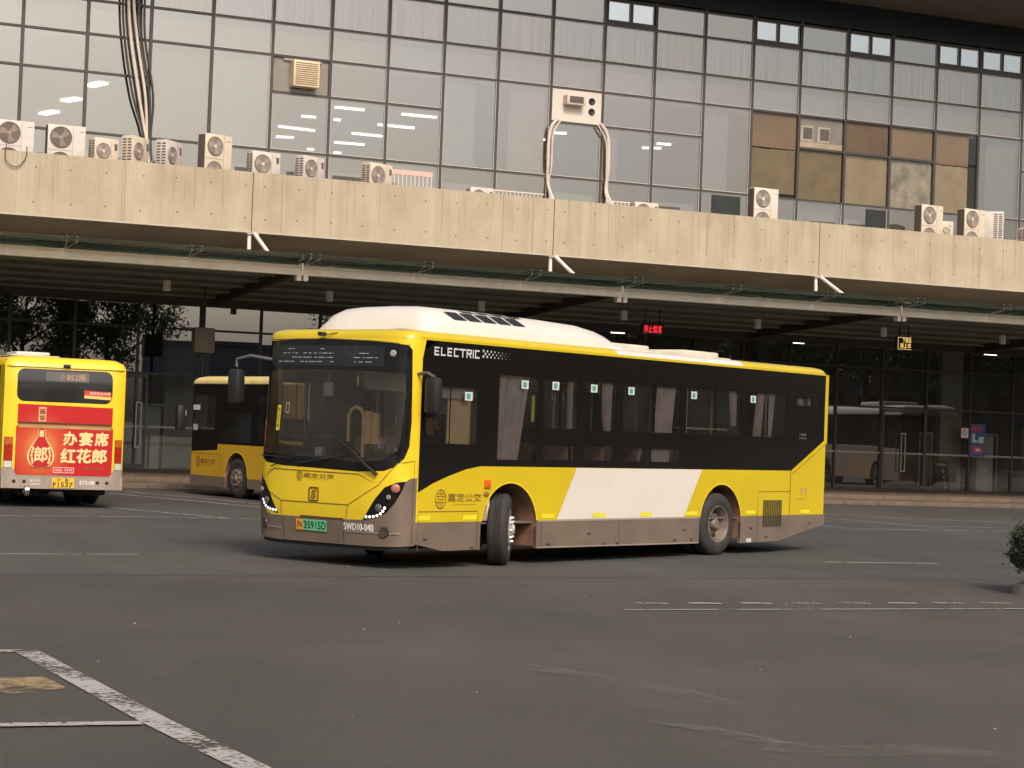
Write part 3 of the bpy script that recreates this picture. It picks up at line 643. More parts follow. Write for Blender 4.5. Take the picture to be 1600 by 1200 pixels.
MB().tube([(0, 0, 0), (0, 0, 5.2)], .045, 10).build('post', FRMD, t_)
MB().rbox((-.29, -.22, 3.36), (.27, .20, 4.05), .02).build('box', pm('speaker_box', (.22, .175, .13), .6), t_)
tag(MB().box((-.1, 0, -.13), (.1, .1, .13)).build('junction_box', pm('pale_box', (.4, .38, .34), .6), None, 0, FP(26.5, WG - .2, 4.0), FA), 'small pale junction box on the dark frame beside the canopy', 'junction box')

# --- air conditioners on the ledge
ACW = pm('ac_casing', (.70, .61, .52), .5, var=.05, scale=2); ACG = pm('ac_fan_guard', (.33, .26, .21), .6, var=.1); ACD = pm('ac_dark_recess', (.12, .095, .08), .8); ACS = pm('ac_hub', (.66, .57, .48), .5, var=0)
ACV = [ACW, pm('ac_casing_yellowed', (.66, .55, .43), .55, var=.08, scale=3), pm('ac_casing_greyed', (.60, .54, .48), .55, var=.10, scale=3)]
def ac(u, zt, wd, ht, rz, fans, label, dep=.36, wv=52.8, slots=True, group='air conditioner units on the parapet ledge', big=False):
    zb = zt - ht; t_ = empty('air_conditioner', FP(u, wv, 8.02), FA + rz, label, 'air conditioner', group); z0 = zb - 8.02
    MB().rbox((-wd / 2, 0, z0), (wd / 2, dep, z0 + ht), .018).build('casing', ACV[int(u * 7) % 3], t_, 30)
    fx = -wd / 2 + (wd * .36 if not big else wd * .35); fr = min(wd * .29, ht / fans * .42)
    for i in range(fans):
        fz = z0 + ht * (1 - (i + .5) / fans)
        g_ = MB().lathe([(fr * 1.05, -.004), (fr, -.02), (fr * .97, -.002)], Matrix.Translation((fx, 0, fz)), 28)
        fan = g_.build('fan_guard', ACG, t_)
        s = MB().lathe([(0, -.006), (fr * .98, -.006)], Matrix.Translation((fx, 0, fz)), 28); s.build('fan_recess', ACD, fan, 0)
        s = MB()
        for q in range(3):
            a = R(120 * q + 20); pts = [(cos(a + b_) * r_, sin(a + b_) * r_) for r_, b_ in ((.2, 0), (.6, -.1), (.92, .15), (.92, .85), (.5, .8), (.2, 1.2))]
            s.prism([(x * fr, z * fr) for x, z in pts], lambda x, z, d_: (fx + x, -.008 - d_, fz + z), 0, .004)
        s.build('fan_blade', pm('fan_blade', (.27, .21, .17), .5), fan, 0)
        s = MB()
        for q in range(1, 6): s.lathe([(fr * q / 6, -.019), (fr * q / 6 + .006, -.022), (fr * q / 6 + .012, -.019)], Matrix.Translation((fx, 0, fz)), 24)
        s.lathe([(0, -.025), (fr * .17, -.024), (fr * .19, -.018)], Matrix.Translation((fx, 0, fz)), 16)
        s.build('guard_rings', ACS if not big else ACG, fan, 30)
    s = MB()
    s.box((fx + fr * 1.12, -.0035, z0 + .02), (fx + fr * 1.12 + .006, -.0005, z0 + ht - .02))
    if fans == 2: s.box((-wd / 2 + .02, -.0035, z0 + ht / 2 - .004), (fx + fr * 1.1, -.0005, z0 + ht / 2 + .004))
    s.box((wd / 2 - .17, -.0035, z0 + ht - .16), (wd / 2 - .05, -.0005, z0 + ht - .145)); s.build('seam', ACD, t_, 0)
    if slots:
        s = MB(); n = 9 * fans
        for q in range(n):
            z = z0 + .05 + (ht - .1) * q / n
            for y0 in (.04, .20): s.box((-wd / 2 - .003, y0, z), (-wd / 2 - .0005, y0 + .12, z + (ht - .1) / n * .55))
        s.build('side_grille', ACD, t_, 0)
        if fans == 1: MB().box((wd / 2 - .13, -.012, z0 + ht * .58), (wd / 2 - .05, -.0008, z0 + ht * .82)).build('control_cover', ACD, t_, 0)
    else:
        MB().box((-wd / 2 - .004, .03, z0 + .03), (-wd / 2 - .0005, dep - .03, z0 + ht - .03)).build('side_panel', pm('ac_side_dark', (.12, .095, .08), .7), t_, 0)
    if fans == 1: MB().tube([(wd / 2, dep * .6, z0 + .12), (wd / 2 + .07, dep * .6, z0 + .10), (wd / 2 + .10, dep * .7, z0 + .3), (wd / 2 + .06, dep + .25, z0 + .45), (wd / 2 + .02, dep + .9, z0 + .2)], .02, 6).build('pipe', pm('pipe_wrap', (.55, .48, .40), .7), t_)
    if z0 > .05:
        s = MB()
        for x in (-wd / 2 + .05, wd / 2 - .09): s.box((x, .02, 0), (x + .04, dep - .02, z0 - .001))
        s.build('stand', FRMD, t_, 0)
    return t_
ac(8.45, 9.46, 1.0, 1.35, 0, 2, 'large double-fan air conditioner at the left end of the ledge, cut by the frame', slots=False, big=True)
ac(9.80, 9.46, 1.0, 1.35, 0, 2, 'large cream double-fan air conditioner, second from the left edge', slots=False, big=True)
ac(10.88, 9.21, .72, .70, R(18), 1, 'small cream slotted air conditioner right beside the second large unit')
ac(11.80, 9.33, .80, .80, R(44), 1, 'slotted sideways air conditioner just left of where the cables reach the ledge')
ac(12.72, 9.30, .80, .80, R(46), 1, 'slotted sideways air conditioner just right of where the cables reach the ledge')
ac(13.95, 9.60, .90, 1.35, R(22), 2, 'tall double-fan air conditioner with a dark side, left of the first parapet joint', slots=False)
ac(15.32, 9.25, .88, .70, R(14), 1, 'cream single-fan air conditioner right after the first parapet joint')
ac(16.70, 9.24, .85, .70, R(30), 1, 'cream single-fan air conditioner standing below the louvred box')
ac(18.70, 9.22, .90, .70, R(26), 1, 'cream single-fan air conditioner beside the pink-topped slatted guard')
ac(21.82, 8.80, .74, .56, 0, 1, 'low air conditioner whose top just shows left of the cable hoses')
ac(27.20, 8.80, .80, .56, 0, 1, 'low air conditioner whose top just shows right of the cable hoses')
ac(31.35, 9.58, .92, 1.35, R(6), 2, 'tall cream double-fan air conditioner standing alone below the brown boarded windows', slots=False)
ac(37.55, 9.55, .95, 1.35, R(10), 2, 'tall cream double-fan air conditioner, left one of the pair at the right end', slots=False)
ac(39.22, 9.55, .95, 1.35, R(10), 2, 'tall cream double-fan air conditioner, right one of the pair at the right end', slots=False)
ac(38.38, 9.12, .40, .62, R(-8), 1, 'small dark-fronted unit squeezed between the two tall units at the right end', slots=False, wv=53.1)
ac(40.65, 9.60, .50, 1.35, R(55), 2, 'tall air conditioner turned sideways, dark flank showing, at the ledge far right', dep=.9, wv=53.2)
ac(41.15, 9.05, .62, .60, R(8), 1, 'small white-hubbed unit in front of the sideways one at the far right edge', wv=52.3)
# slatted guards
def guard(u0, u1, z1, label, pink=False):
    t_ = empty('slatted_guard', FP(u0, 54.6, 8.02), FA, label, 'guard rail'); L = u1 - u0; h = z1 - 8.02
    s = MB(); x = 0
    while x < L: s.box((x, 0, .1), (x + .028, .02, h - .04)); x += .13
    s.build('slat', pm('guard_cream', (.66, .56, .46), .5), t_, 0)
    MB().box((0, -.01, h - .0395), (L, .03, h + (.10 if pink else 0))).build('top_rail', pm('guard_pink', (.70, .45, .38), .6) if pink else pm('guard_cream', (.66, .56, .46), .5), t_, 0)
guard(19.6, 20.95, 9.25, 'cream slatted guard with a pinkish top right of the fourth small air conditioner', True)
guard(22.7, 24.6, 9.02, 'cream barred guard rail on the ledge left of the cable hoses'); guard(26.7, 27.9, 9.0, 'cream barred guard rail on the ledge right of the cable hoses')
# louvre and wall boxes
t_ = empty('louvre_box', FP(17.32, WG - .35, 11.72), FA, 'cream louvred box mounted high in a dark taupe pane', 'louvre')
MB().rbox((-.40, 0, 0), (.40, .37, .78), .01).build('frame', pm('louvre_cream', (.72, .58, .38), .5), t_)
s = MB()
for i in range(11): s.box((-.34, -.012, .06 + i * .062), (.34, -.0005, .085 + i * .062))
s.build('slat_gap', pm('louvre_gap', (.28, .19, .10), .7), t_, 0)
MB().box((-.62, .30, .78), (.55, .36, .84)).build('head_plate', pm('head_plate', (.42, .38, .33), .6), t_, 0)
t_ = empty('window_unit', FP(26.18, WG - .33, 12.08), FA, 'square grey-faced unit sticking out of the white board above the hoses', 'window unit')
MB().rbox((-.33, 0, 0), (.33, .31, .31), .015, Matrix.Scale(1.0, 4)).build('casing', pm('unit_cream', (.66, .55, .46), .5), t_)
MB().box((-.24, -.006, .05), (.24, -.0005, .26)).build('face', ACD, t_, 0)
for z, lb in ((12.28, 'upper round dark duct hole in the white board'), (11.95, 'lower round dark duct hole in the white board')):
    o = MB().lathe([(0, -.01), (.085, -.01), (.10, -.02), (.115, -.005), (.115, .01)], Matrix.Identity(4), 20).build('duct_hole', BLKM, None, 40, FP(26.85, WG - .035, z), FA); tag(o, lb, 'duct hole')
# hoses and cables
HOSE = pm('hose_cream', (.66, .56, .48), .6, var=.08); HDARK = pm('cable_dark', (.05, .045, .04), .6)
def hose(pts, r, mat, label, name='hose', group=None):
    out = []
    for i in range(len(pts) - 1):
        for j in range(6):
            p0 = pts[max(i - 1, 0)]; p1 = pts[i]; p2 = pts[i + 1]; p3 = pts[min(i + 2, len(pts) - 1)]; t = j / 6
            out.append(tuple(.5 * ((2 * p1[q]) + (-p0[q] + p2[q]) * t + (2 * p0[q] - 5 * p1[q] + 4 * p2[q] - p3[q]) * t * t + (-p0[q] + 3 * p1[q] - 3 * p2[q] + p3[q]) * t ** 3) for q in range(3)))
    out.append(pts[-1]); o = MB().tube(out, r, 8).build(name, mat, None, 60, (0, 0, 0), FA); tag(o, label, 'hose' if name == 'hose' else 'cable', group)
Y = WG - .14
hose([(25.62, Y, 11.6), (25.38, Y, 11.2), (25.35, Y, 10.2), (25.42, Y, 9.4), (25.55, 55, 8.1)], .055, HOSE, 'pale hose running down from the left corner of the white board')
hose([(25.72, Y - .03, 11.55), (25.48, Y - .03, 11.1), (25.46, Y - .03, 10.1), (25.40, Y - .03, 9.3), (25.40, 55, 8.1)], .028, HOSE, 'thin pale line beside the left hose of the white board')
hose([(27.12, Y, 11.6), (27.40, Y, 11.2), (27.46, Y, 10.2), (27.48, Y, 9.3), (27.9, 54.9, 8.1)], .06, HOSE, 'pale hose running down from the right corner of the white board')
hose([(27.02, Y - .03, 11.55), (27.33, Y - .03, 11.0), (27.38, Y - .03, 10.0), (27.40, Y - .03, 9.3), (27.45, 55, 8.1)], .026, HOSE, 'thin pale line beside the right hose of the white board')
for i, (a, b_, c, m_, r_) in enumerate([(11.98, 12.12, 12.66, HOSE, .05), (12.12, 12.30, 12.70, HOSE, .045), (12.28, 12.42, 12.74, HDARK, .04), (12.44, 12.52, 12.78, HDARK, .035), (11.80, 11.92, 12.60, HDARK, .035)]):
    hose([(a, Y - .02 * i, 16.3), (a, Y - .02 * i, 14.0), (b_ - .02, Y - .02 * i, 12.6), (b_ + .28, Y - .02 * i, 11.0), (c, Y - .02 * i, 9.7), (c + .02, 55.3, 8.2)], r_, m_,
         ['pale cable in the bundle hanging down the facade, left of centre', 'pale cable in the middle of the bundle hanging down the facade', 'dark cable in the bundle hanging down the facade, right of centre', 'dark cable on the right side of the hanging bundle', 'dark cable bowing out on the left side of the hanging bundle'][i], 'cable', 'cables hanging down the facade')
hose([(8.0, WB - .05, 8.62), (8.0, WB - .06, 8.2), (8.28, WB - .06, 8.05), (8.5, WB - .06, 8.3), (8.52, WB - .04, 8.6)], .012, HDARK, 'thin cable loop hanging over the parapet edge below the leftmost unit', 'cable')

# ------------------------------------------------------------------ shrub in its planter, right edge
t_ = empty('planter_shrub', (7.06, 24.75, 0), 0, 'dark green clipped shrub in a low concrete tub at the right edge', 'shrub')
MB().lathe([(0, .13), (.60, .13), (.66, .10), (.68, .0), (.70, 0)], Matrix.Rotation(R(90), 4, 'X'), 32).build('tub', pm('tub_concrete', (.26, .23, .20), .9, var=.2), t_, 30)
MB().tube([(0, 0, .1), (.02, .01, .55)], [.035, .02], 8).tube([(.08, .05, .1), (.2, .1, .5)], [.02, .01], 6).tube([(-.08, -.05, .1), (-.2, .1, .5)], [.02, .01], 6).build('stem', pm('bark', (.07, .05, .035), .9), t_)
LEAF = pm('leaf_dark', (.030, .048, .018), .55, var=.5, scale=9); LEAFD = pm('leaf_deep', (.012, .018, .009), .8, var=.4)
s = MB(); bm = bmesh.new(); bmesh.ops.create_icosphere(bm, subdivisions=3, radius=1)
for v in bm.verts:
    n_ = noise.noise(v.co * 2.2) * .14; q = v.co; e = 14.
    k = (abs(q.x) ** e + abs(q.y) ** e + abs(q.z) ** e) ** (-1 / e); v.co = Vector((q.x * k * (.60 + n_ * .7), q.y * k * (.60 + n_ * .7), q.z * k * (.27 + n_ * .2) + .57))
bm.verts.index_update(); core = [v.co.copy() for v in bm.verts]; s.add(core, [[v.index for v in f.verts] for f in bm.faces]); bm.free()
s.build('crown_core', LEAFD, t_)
s = MB(); rr = random.Random(11)
for i in range(5200):
    q = core[rr.randrange(len(core))]; p = Vector(q) + Vector((rr.gauss(0, .034), rr.gauss(0, .034), rr.gauss(0, .034)))
    a = Vector((rr.gauss(0, 1), rr.gauss(0, 1), rr.gauss(0, 1))).normalized(); b_ = a.orthogonal().normalized(); l = rr.uniform(.012, .034)
    s.add([p - b_ * l * .4, p + a * l, p + b_ * l * .4, p - a * l], [(0, 1, 2, 3)])
s.build('foliage', LEAF, t_, 0)
# ------------------------------------------------------------------ buses (local axes: x forward, y to the bus's left, z up)
def wheel(parent, x, y, side, steer=0., rear=False, r=.48, rim=RIMF, tw=.28):
    """side = +1 on the bus's left.  Local wheel: axis along Y, outer face towards +Y before mirroring."""
    M = Matrix.Translation((x, y, r)) @ Matrix.Rotation(steer, 4, 'Z') @ Matrix.Diagonal((1, side, 1, 1))
    h = tw / 2; rr_ = r * .60
    face = -.02 if not rear else -.10
    prof = [(0, h + face - .0)] if 0 else []
    s = MB()
    if rear: s.lathe([(0, h - .03), (.07, h - .03), (.085, h - .05), (.10, h - .11), (.17, h - .13), (.215, h - .15), (.235, h - .12), (.25, h - .03), (rr_ - .012, h + .0), (rr_, h - .005)], M, 36)
    else: s.lathe([(0, h + .075), (.06, h + .07), (.075, h + .045), (.095, h + .035), (.13, h + .03), (.19, h + .01), (.225, h - .03), (.245, h - .05), (.262, h - .015), (rr_ - .012, h + .0), (rr_, h - .005)], M, 36)
    wo_ = s.build('wheel', rim, parent, 40)
    s = MB().lathe([(rr_, h - .005), (rr_ + .012, h + .004), (rr_ + .05, h + .012), (r - .06, h + .004), (r - .02, h - .025), (r - .004, h - .05), (r, h - .09)] + [(r - .012 * (k % 2), h - .09 - (tw - .18) * k / 8) for k in range(1, 8)] + [(r, -h + .09), (r - .004, -h + .05), (r - .03, -h + .02), (rr_, -h)], M, 48)
    if rear: s.lathe([(rr_, -h - .04), (r - .03, -h - .05), (r, -h - .09), (r, -h - .27), (r - .04, -h - .31), (rr_, -h - .32)], M, 36)
    s.build('tyre', RUB, wo_, 40)
    s = MB()
    for k in range(10):
        a = 2 * pi * k / 10; q = Matrix.Translation((.165 * cos(a) if not rear else .14 * cos(a), 0, .165 * sin(a) if not rear else .14 * sin(a)))
        hh = h + .02 if not rear else h - .12
        s.lathe([(0, hh + .035), (.012, hh + .033), (.016, hh + .02), (.018, hh - .01)], M @ q, 8)
    s.build('wheel_nut', rim, wo_, 40)
    s = MB()
    for k in range(8):
        a = 2 * pi * (k + .5) / 8; rc = .208 if not rear else .195; hh = (h - .003 if not rear else h - .128)
        s.lathe([(0, hh + .006), (.024, hh + .006), (.026, hh)], M @ Matrix.Translation((rc * cos(a), 0, rc * sin(a))), 10)
    s.build('hand_hole', UND, wo_, 40); return wo_
def arch_liner(root, x, y, r=.60, zc=.51, depth=.62, sgn=1):
    s = MB(); n = 16; vs = []
    for k in range(n + 1):
        a = pi * k / n; vs += [(x + r * cos(a), y, zc + r * sin(a)), (x + r * cos(a), y - sgn * depth, zc + r * sin(a))]
    fs = [(2 * k, 2 * k + 1, 2 * k + 3, 2 * k + 2) for k in range(n)]
    b_ = len(vs); vs += [(x + r, y, .25), (x + r, y - sgn * depth, .25), (x - r, y, .25), (x - r, y - sgn * depth, .25)]
    fs += [(0, 1, b_ + 1, b_), (2 * n, 2 * n + 1, b_ + 3, b_ + 2)]
    s.add(vs, fs); s.add([(x + r * cos(pi * k / n), y - sgn * depth, zc + r * sin(pi * k / n)) for k in range(n + 1)] + [(x - r, y - sgn * depth, .25), (x + r, y - sgn * depth, .25)], [tuple(range(n + 3))])
    s.build('wheel_arch_liner', LIN, root, 30)

# ================= main bus
HW, FB, NN, LEN = 1.275, .42, 4., 10.3
_th = [i * (pi / 2) / 1500 for i in range(1501)]
_yy = [HW * sin(t) ** (2 / NN) for t in _th]; _xx = [FB * max(cos(t), 0) ** (2 / NN) for t in _th]
_al = [0.]
for i in range(1500): _al.append(_al[-1] + math.hypot(_xx[i + 1] - _xx[i], _yy[i + 1] - _yy[i]))
AH = _al[-1]
import bisect
def front_xy(t):
    a = min(abs(t), AH); i = min(max(bisect.bisect_left(_al, a), 1), 1500); f_ = (a - _al[i - 1]) / (_al[i] - _al[i - 1])
    return _xx[i - 1] + (_xx[i] - _xx[i - 1]) * f_, (_yy[i - 1] + (_yy[i] - _yy[i - 1]) * f_) * (1 if t >= 0 else -1)
def rake(z): return -.14 * (z - 1.25) / 1.75 if z > 1.25 else (-(.75 - z) * .12 if z < .75 else 0)
def FM(off=0.):
    def m(t, z):
        x, y = front_xy(t); k = 1 + off / .6
        nx, ny = 1., 0.
        x2, y2 = front_xy(t + .01 if t < AH - .02 else t - .01); dx, dy = x2 - x, y2 - y
        if t >= AH - .02: dx, dy = -dx, -dy
        l = math.hypot(dx, dy) or 1; nx, ny = dy / l, -dx / l
        return (x + rake(z) * x / FB + nx * off, y + ny * off, z)
    return m
def SMp(off=0., sgn=1):
    return lambda s, z: (-s, sgn * (HW + off), z)
bh = R(51.4955); cx, cy = -1.1445, 24.7316
bn = Vector((-sin(bh), cos(bh), 0))
bo = Vector((cx, cy, 0)) + bn * HW
bus = empty('city_bus', bo, bh + pi, 'large yellow and white city bus with a tall white roof fairing, turning in the foreground', 'bus')
def P(mb, name, mat, parent=bus, smooth=35): return mb.build(name, mat, parent, smooth)

# front skin: everything but the windscreen opening
WS = [(-1.36, 2.86), (-.6, 2.885), (0, 2.885), (.7, 2.86), (1.25, 2.82), (1.315, 2.76), (1.35, 2.3), (1.375, 1.86), (1.36, 1.55), (1.30, 1.40), (1.18, 1.29), (1.05, 1.235), (.65, 1.21), (0, 1.225), (-.65, 1.235), (-1.05, 1.27), (-1.22, 1.36), (-1.33, 1.52), (-1.39, 1.8), (-1.39, 2.3)]
GREYN = [(1.53, 1.16), (1.41, 1.15), (1.29, 1.09), (.98, .83), (.73, .61), (.2, .592), (-.9, .592)]
top_y = [(-AH, 2.88), (AH, 2.88)]
s = MB().patch([(-AH, 1.0), (-AH, 2.90), (AH, 2.90), (AH, 1.16)] + GREYN[1:5] + [(.2, .592), (-.9, .592), (-.98, .62), (-1.30, .92)], FM(), [WS], .13)
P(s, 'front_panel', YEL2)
s = MB().patch([(AH, .31), (AH, 1.16)] + GREYN[1:] + [(-.98, .62), (-1.30, .92), (-AH, 1.0), (-AH, .33), (-1.1, .29), (-.8, .275), (.9, .285)], FM(), (), .13); P(s, 'bumper', GRY)
P(MB().patch([(-1.45, .28), (-1.1, .235), (-.8, .225), (.9, .235), (1.45, .27), (1.45, .32), (.9, .30), (-.8, .29), (-1.1, .30), (-1.45, .34)], FM(-.03), (), .13), 'bumper_lip', BLKM)
def inset(poly, d):
    cx_ = sum(p[0] for p in poly) / len(poly); cy_ = sum(p[1] for p in poly) / len(poly)
    return [(p[0] + (cx_ - p[0]) / abs(cx_ - p[0] or 1) * min(d, abs(cx_ - p[0])), p[1] + (cy_ - p[1]) / abs(cy_ - p[1] or 1) * min(d, abs(cy_ - p[1]))) for p in poly]
GL = [(-1.24, 2.48), (-.4, 2.50), (.6, 2.49), (1.23, 2.46), (1.26, 2.2), (1.26, 1.70), (1.20, 1.50), (1.0, 1.37), (.6, 1.33), (0, 1.36), (-.7, 1.38), (-1.1, 1.39), (-1.27, 1.45), (-1.30, 1.8), (-1.29, 2.3)]
s = MB().patch(WS, FM(-.006), [GL], .12); rim_ = P(s, 'windscreen_surround', BLK)
s = MB().patch(GL, FM(-.010), (), .15); ws = P(s, 'windscreen', WSG)
s = MB().patch(strip([(-1.33, 2.878), (-.6, 2.89), (0, 2.892), (.7, 2.866), (1.27, 2.826)], .012), FM(.004), (), .2, False); P(s, 'seam', SEAM, rim_)
# roof shell
def outline(ins, z, n=26):
    pts = []
    for i in range(n + 1):
        t = -AH + 2 * AH * i / n; x, y = front_xy(t); x, y = x + rake(min(z, 2.95)) * x / FB, y
        k = 1 - ins / HW; xx = x - ins * 1.25 * (x / FB) ** .5 if x > 0 else x
        pts.append((xx, y * k, z))
    m = 12; yl = pts[-1][1]
    for i in range(1, m): pts.append((-LEN * .985 * i / m, yl, z))
    for a in arc(-LEN + .16 + ins, yl - .16, .16, .16, 90, 180, 4): pts.append((a[0], a[1], z))
    for a in arc(-LEN + .16 + ins, -yl + .16, .16, .16, 180, 270, 4): pts.append((a[0], a[1], z))
    for i in range(m - 1, 0, -1): pts.append((-LEN * .985 * i / m, -yl, z))
    return pts
def loft(levels, cap=True):
    rings = [outline(i_, z) for i_, z in levels]; n = len(rings[0]); vs = [p for r_ in rings for p in r_]; fs = []
    for j in range(len(rings) - 1):
        for k in range(n): fs.append((j * n + k, j * n + (k + 1) % n, (j + 1) * n + (k + 1) % n, (j + 1) * n + k))
    if cap: fs.append(tuple((len(rings) - 1) * n + k for k in range(n)))
    return vs, fs
vs_, fs_ = loft([(0, 2.90), (.004, 2.935), (.02, 2.97), (.06, 3.0), (.14, 3.022), (.3, 3.035), (.6, 3.045)])
s = MB()
rf = bpy.data.meshes
s.add(vs_, fs_); roof = P(s, 'roof', [YEL2, WHT], bus, 50)
me = roof.data; me.materials.clear(); me.materials.append(YEL); me.materials.append(WHT)
for p in me.polygons: p.material_index = 1 if (-7.55 < p.center.x < -4.25 and p.center.z < 3.05) or (p.center.z > 3.042) else 0
# side skins
ARF = (1.89, .51, .60); AR2 = (7.10, .51, .59)
def arch_pts(a, z0): return [(a[0] - a[2], z0)] + arc(a[0], a[1], a[2], a[2], 180, 0, 18) + [(a[0] + a[2], z0)]
low = [(0.0, .60)] + [(ARF[0] - ARF[2] + .006, .60)] + arc(ARF[0], ARF[1], ARF[2], ARF[2], 171.5, 8.5, 18) + [(AR2[0] - AR2[2] + .007, .60)] + arc(AR2[0], AR2[1], AR2[2], AR2[2], 171.2, 8.8, 18) + [(10.26, .60)]
YL = low + [(10.26, 1.84), (9.17, 1.318), (1.23, 1.318), (.95, 1.275), (.6, 1.185), (.3, 1.09), (0.0, .965)]
BB = [(0.0, .965), (.3, 1.09), (.6, 1.185), (.95, 1.275), (1.23, 1.318), (9.17, 1.318), (10.20, 1.82), (10.20, 2.86), (10.14, 2.91), (.30, 2.91), (.06, 2.77), (.02, 2.66)]
WIN = [(.12, 1.60, .575, 2.33), (.60, 1.60, 1.13, 2.33), (1.58, 1.41, 2.41, 2.53), (2.55, 1.85, 3.33, 2.52), (2.56, 1.42, 3.34, 1.62), (3.49, 1.84, 4.24, 2.53), (3.50, 1.42, 4.24, 1.62), (4.41, 1.85, 5.87, 2.53), (4.43, 1.42, 5.9, 1.62), (6.05, 1.85, 7.57, 2.54), (7.77, 1.85, 8.94, 2.54), (9.18, 2.38, 10.0, 2.52)]
def wrect(w_): return rrect(w_[0], w_[1], w_[2], w_[3], .03, 2)
for sgn in (1, -1):
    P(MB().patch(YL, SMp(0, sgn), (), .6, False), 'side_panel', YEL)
    P(MB().patch([(3.35, 1.314), (2.93, .604), (6.08, .604), (6.53, 1.314)], SMp(.003, sgn), (), .9, False), 'white_panel', WHT)
    P(MB().patch(BB, SMp(.0, sgn), [wrect(w_) for w_ in WIN], .9, False), 'window_band', BLK)
    for w_ in WIN:
        P(MB().patch(wrect(w_), SMp(-.006, sgn), (), 2, False), 'window', BGL)
    sk = MB()
    for poly in ([(0, .33), (.54, .235), (1.29, .235), (1.29, .598), (0, .598)], [(2.49, .225), (6.51, .205), (6.51, .598), (2.49, .598)], [(7.69, .18), (7.69, .598), (10.30, .598), (10.30, .44), (8.82, .19)]):
        sk.cur = 0; sk.prism(poly, lambda u, v, d_: (-u, sgn * (HW - d_), v), .0, .05)
    P(sk, 'skirt', GRY, bus, 0)
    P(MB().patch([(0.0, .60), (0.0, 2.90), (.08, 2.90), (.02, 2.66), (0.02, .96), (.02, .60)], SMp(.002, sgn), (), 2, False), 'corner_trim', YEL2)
    P(MB().patch([(10.20, 2.91), (10.20, 1.82), (9.17, 1.318), (9.17, 1.27), (10.30, 1.78), (10.30, 2.91)], SMp(.003, sgn), (), 2, False), 'rear_trim', YEL)
    P(MB().patch([(.0, 2.90), (.0, 2.935), (10.2, 2.935), (10.2, 2.90)], SMp(.001, sgn), (), .8, False), 'cantrail', YEL)
    for ax_, ar in ((ARF[0], ARF), (AR2[0], AR2)):
        s = MB().patch(strip([(ar[0] + ar[2] * cos(R(a)), ar[1] + ar[2] * sin(R(a))) for a in [171.5 - 163 * k / 20 for k in range(21)]], .022), SMp(.004, sgn), (), 2, False)
        P(s, 'arch_trim', YEL2)
        arch_liner(bus, -ax_, sgn * (HW - .006), ar[2], ar[1], .55, sgn)
# rear
s = MB()
n = 12; rp = [(-LEN + .16, HW, 0)] + [(a[0], a[1], 0) for a in arc(-LEN + .16, HW - .16, .16, .16, 90, 180, 5)] + [(a[0], a[1], 0) for a in arc(-LEN + .16, -HW + .16, .16, .16, 180, 270, 5)]
for z0, z1, nm, mt in ((.44, .60, 'rear_bumper', GRY), (.60, 2.90, 'rear_panel', YEL)):
    s = MB(); vs = [(p[0], p[1], z) for z in (z0, z1) for p in rp]; m = len(rp); s.add(vs, [(k, k + 1, k + 1 + m, k + m) for k in range(m - 1)]); P(s, nm, mt)
P(MB().box((-LEN - .004, -1.0, 1.75), (-LEN - .0005, 1.0, 2.7)), 'rear_window', BLK, bus, 0)
# floor, underbody, ceiling
P(MB().box((-10.1, -.70, .30), (.10, .70, .55)).box((-1.25, -1.22, .34), (.1, 1.22, .50)).box((-6.48, -1.22, .30), (-2.52, 1.22, .50)).box((-10.2, -1.22, .45), (-7.72, 1.22, .9)), 'chassis', UND, bus, 0)
P(MB().box((-2.6, -.25, .18), (-.9, .25, .30)).tube([(-1.89, -1.0, .45), (-1.89, 1.0, .45)], .07, 8).tube([(-7.1, -1.0, .47), (-7.1, 1.0, .47)], .11, 8).rbox((-7.4, -.2, .28), (-6.8, .2, .62), .05), 'axle', UND)
P(MB().box((-10.1, -1.2, .56), (.1, 1.2, .58)), 'floor', INTD, bus, 0)
P(MB().box((-10.2, -1.15, 2.72), (-.3, 1.15, 2.75)), 'ceiling', INT, bus, 0)
P(MB().box((-10.15, -1.2, .6), (-10.1, 1.2, 2.7)).box((-10.1, -1.2, .9), (-9.1, 1.2, 1.6)), 'rear_bulkhead', INTD, bus, 0)
# front cab: dashboard, driver's cab wall, steering wheel, roof box
P(MB().rbox((-.38, -1.15, .6), (.16, 1.15, 1.38), .06), 'dashboard', pm('dash_dark', (.06, .057, .054), .6, var=.2)); P(MB().rbox((-.6, -1.1, 2.50), (.12, 1.1, 2.72), .03), 'destination_box', INTD)
P(MB().box((-1.55, .15, .6), (-1.50, 1.2, 2.35)), 'cab_partition', TAN, bus, 0)
P(MB().box((-1.56, .16, 2.15), (-1.49, 1.2, 2.70)), 'partition_top', INT, bus, 0)
st = P(MB().lathe([(0.215 + .014 * cos(a), .014 * sin(a)) for a in [2 * pi * k / 8 for k in range(9)]], Matrix.Translation((-.42, .62, 1.42)) @ Matrix.Rotation(R(62), 4, 'Y') @ Matrix.Rotation(R(90), 4, 'X'), 24), 'steering_wheel', BLKM)
P(MB().tube([(-.42, .62, 1.42), (-.25, .62, 1.20)], .03, 8), 'steering_column', BLKM, st)
P(MB().rbox((-1.25, .38, .6), (-.85, .86, 1.12), .05).rbox((-1.38, .38, 1.0), (-1.22, .86, 1.78), .06).rbox((-1.36, .48, 1.79), (-1.26, .76, 1.98), .04), 'driver_seat', BLKM)
P(MB().rbox((.02, -.36, 2.16), (.06, -.19, 2.34), .01).box((.03, -.28, 2.341), (.045, -.265, 2.5)), 'monitor', pm('monitor_grey', (.42, .38, .32), .4))
P(MB().tube([(.0, -1.16, 1.53), (.15, -.80, 1.52), (.19, -.55, 1.52)], .024, 8), 'entrance_rail', YPOLE)
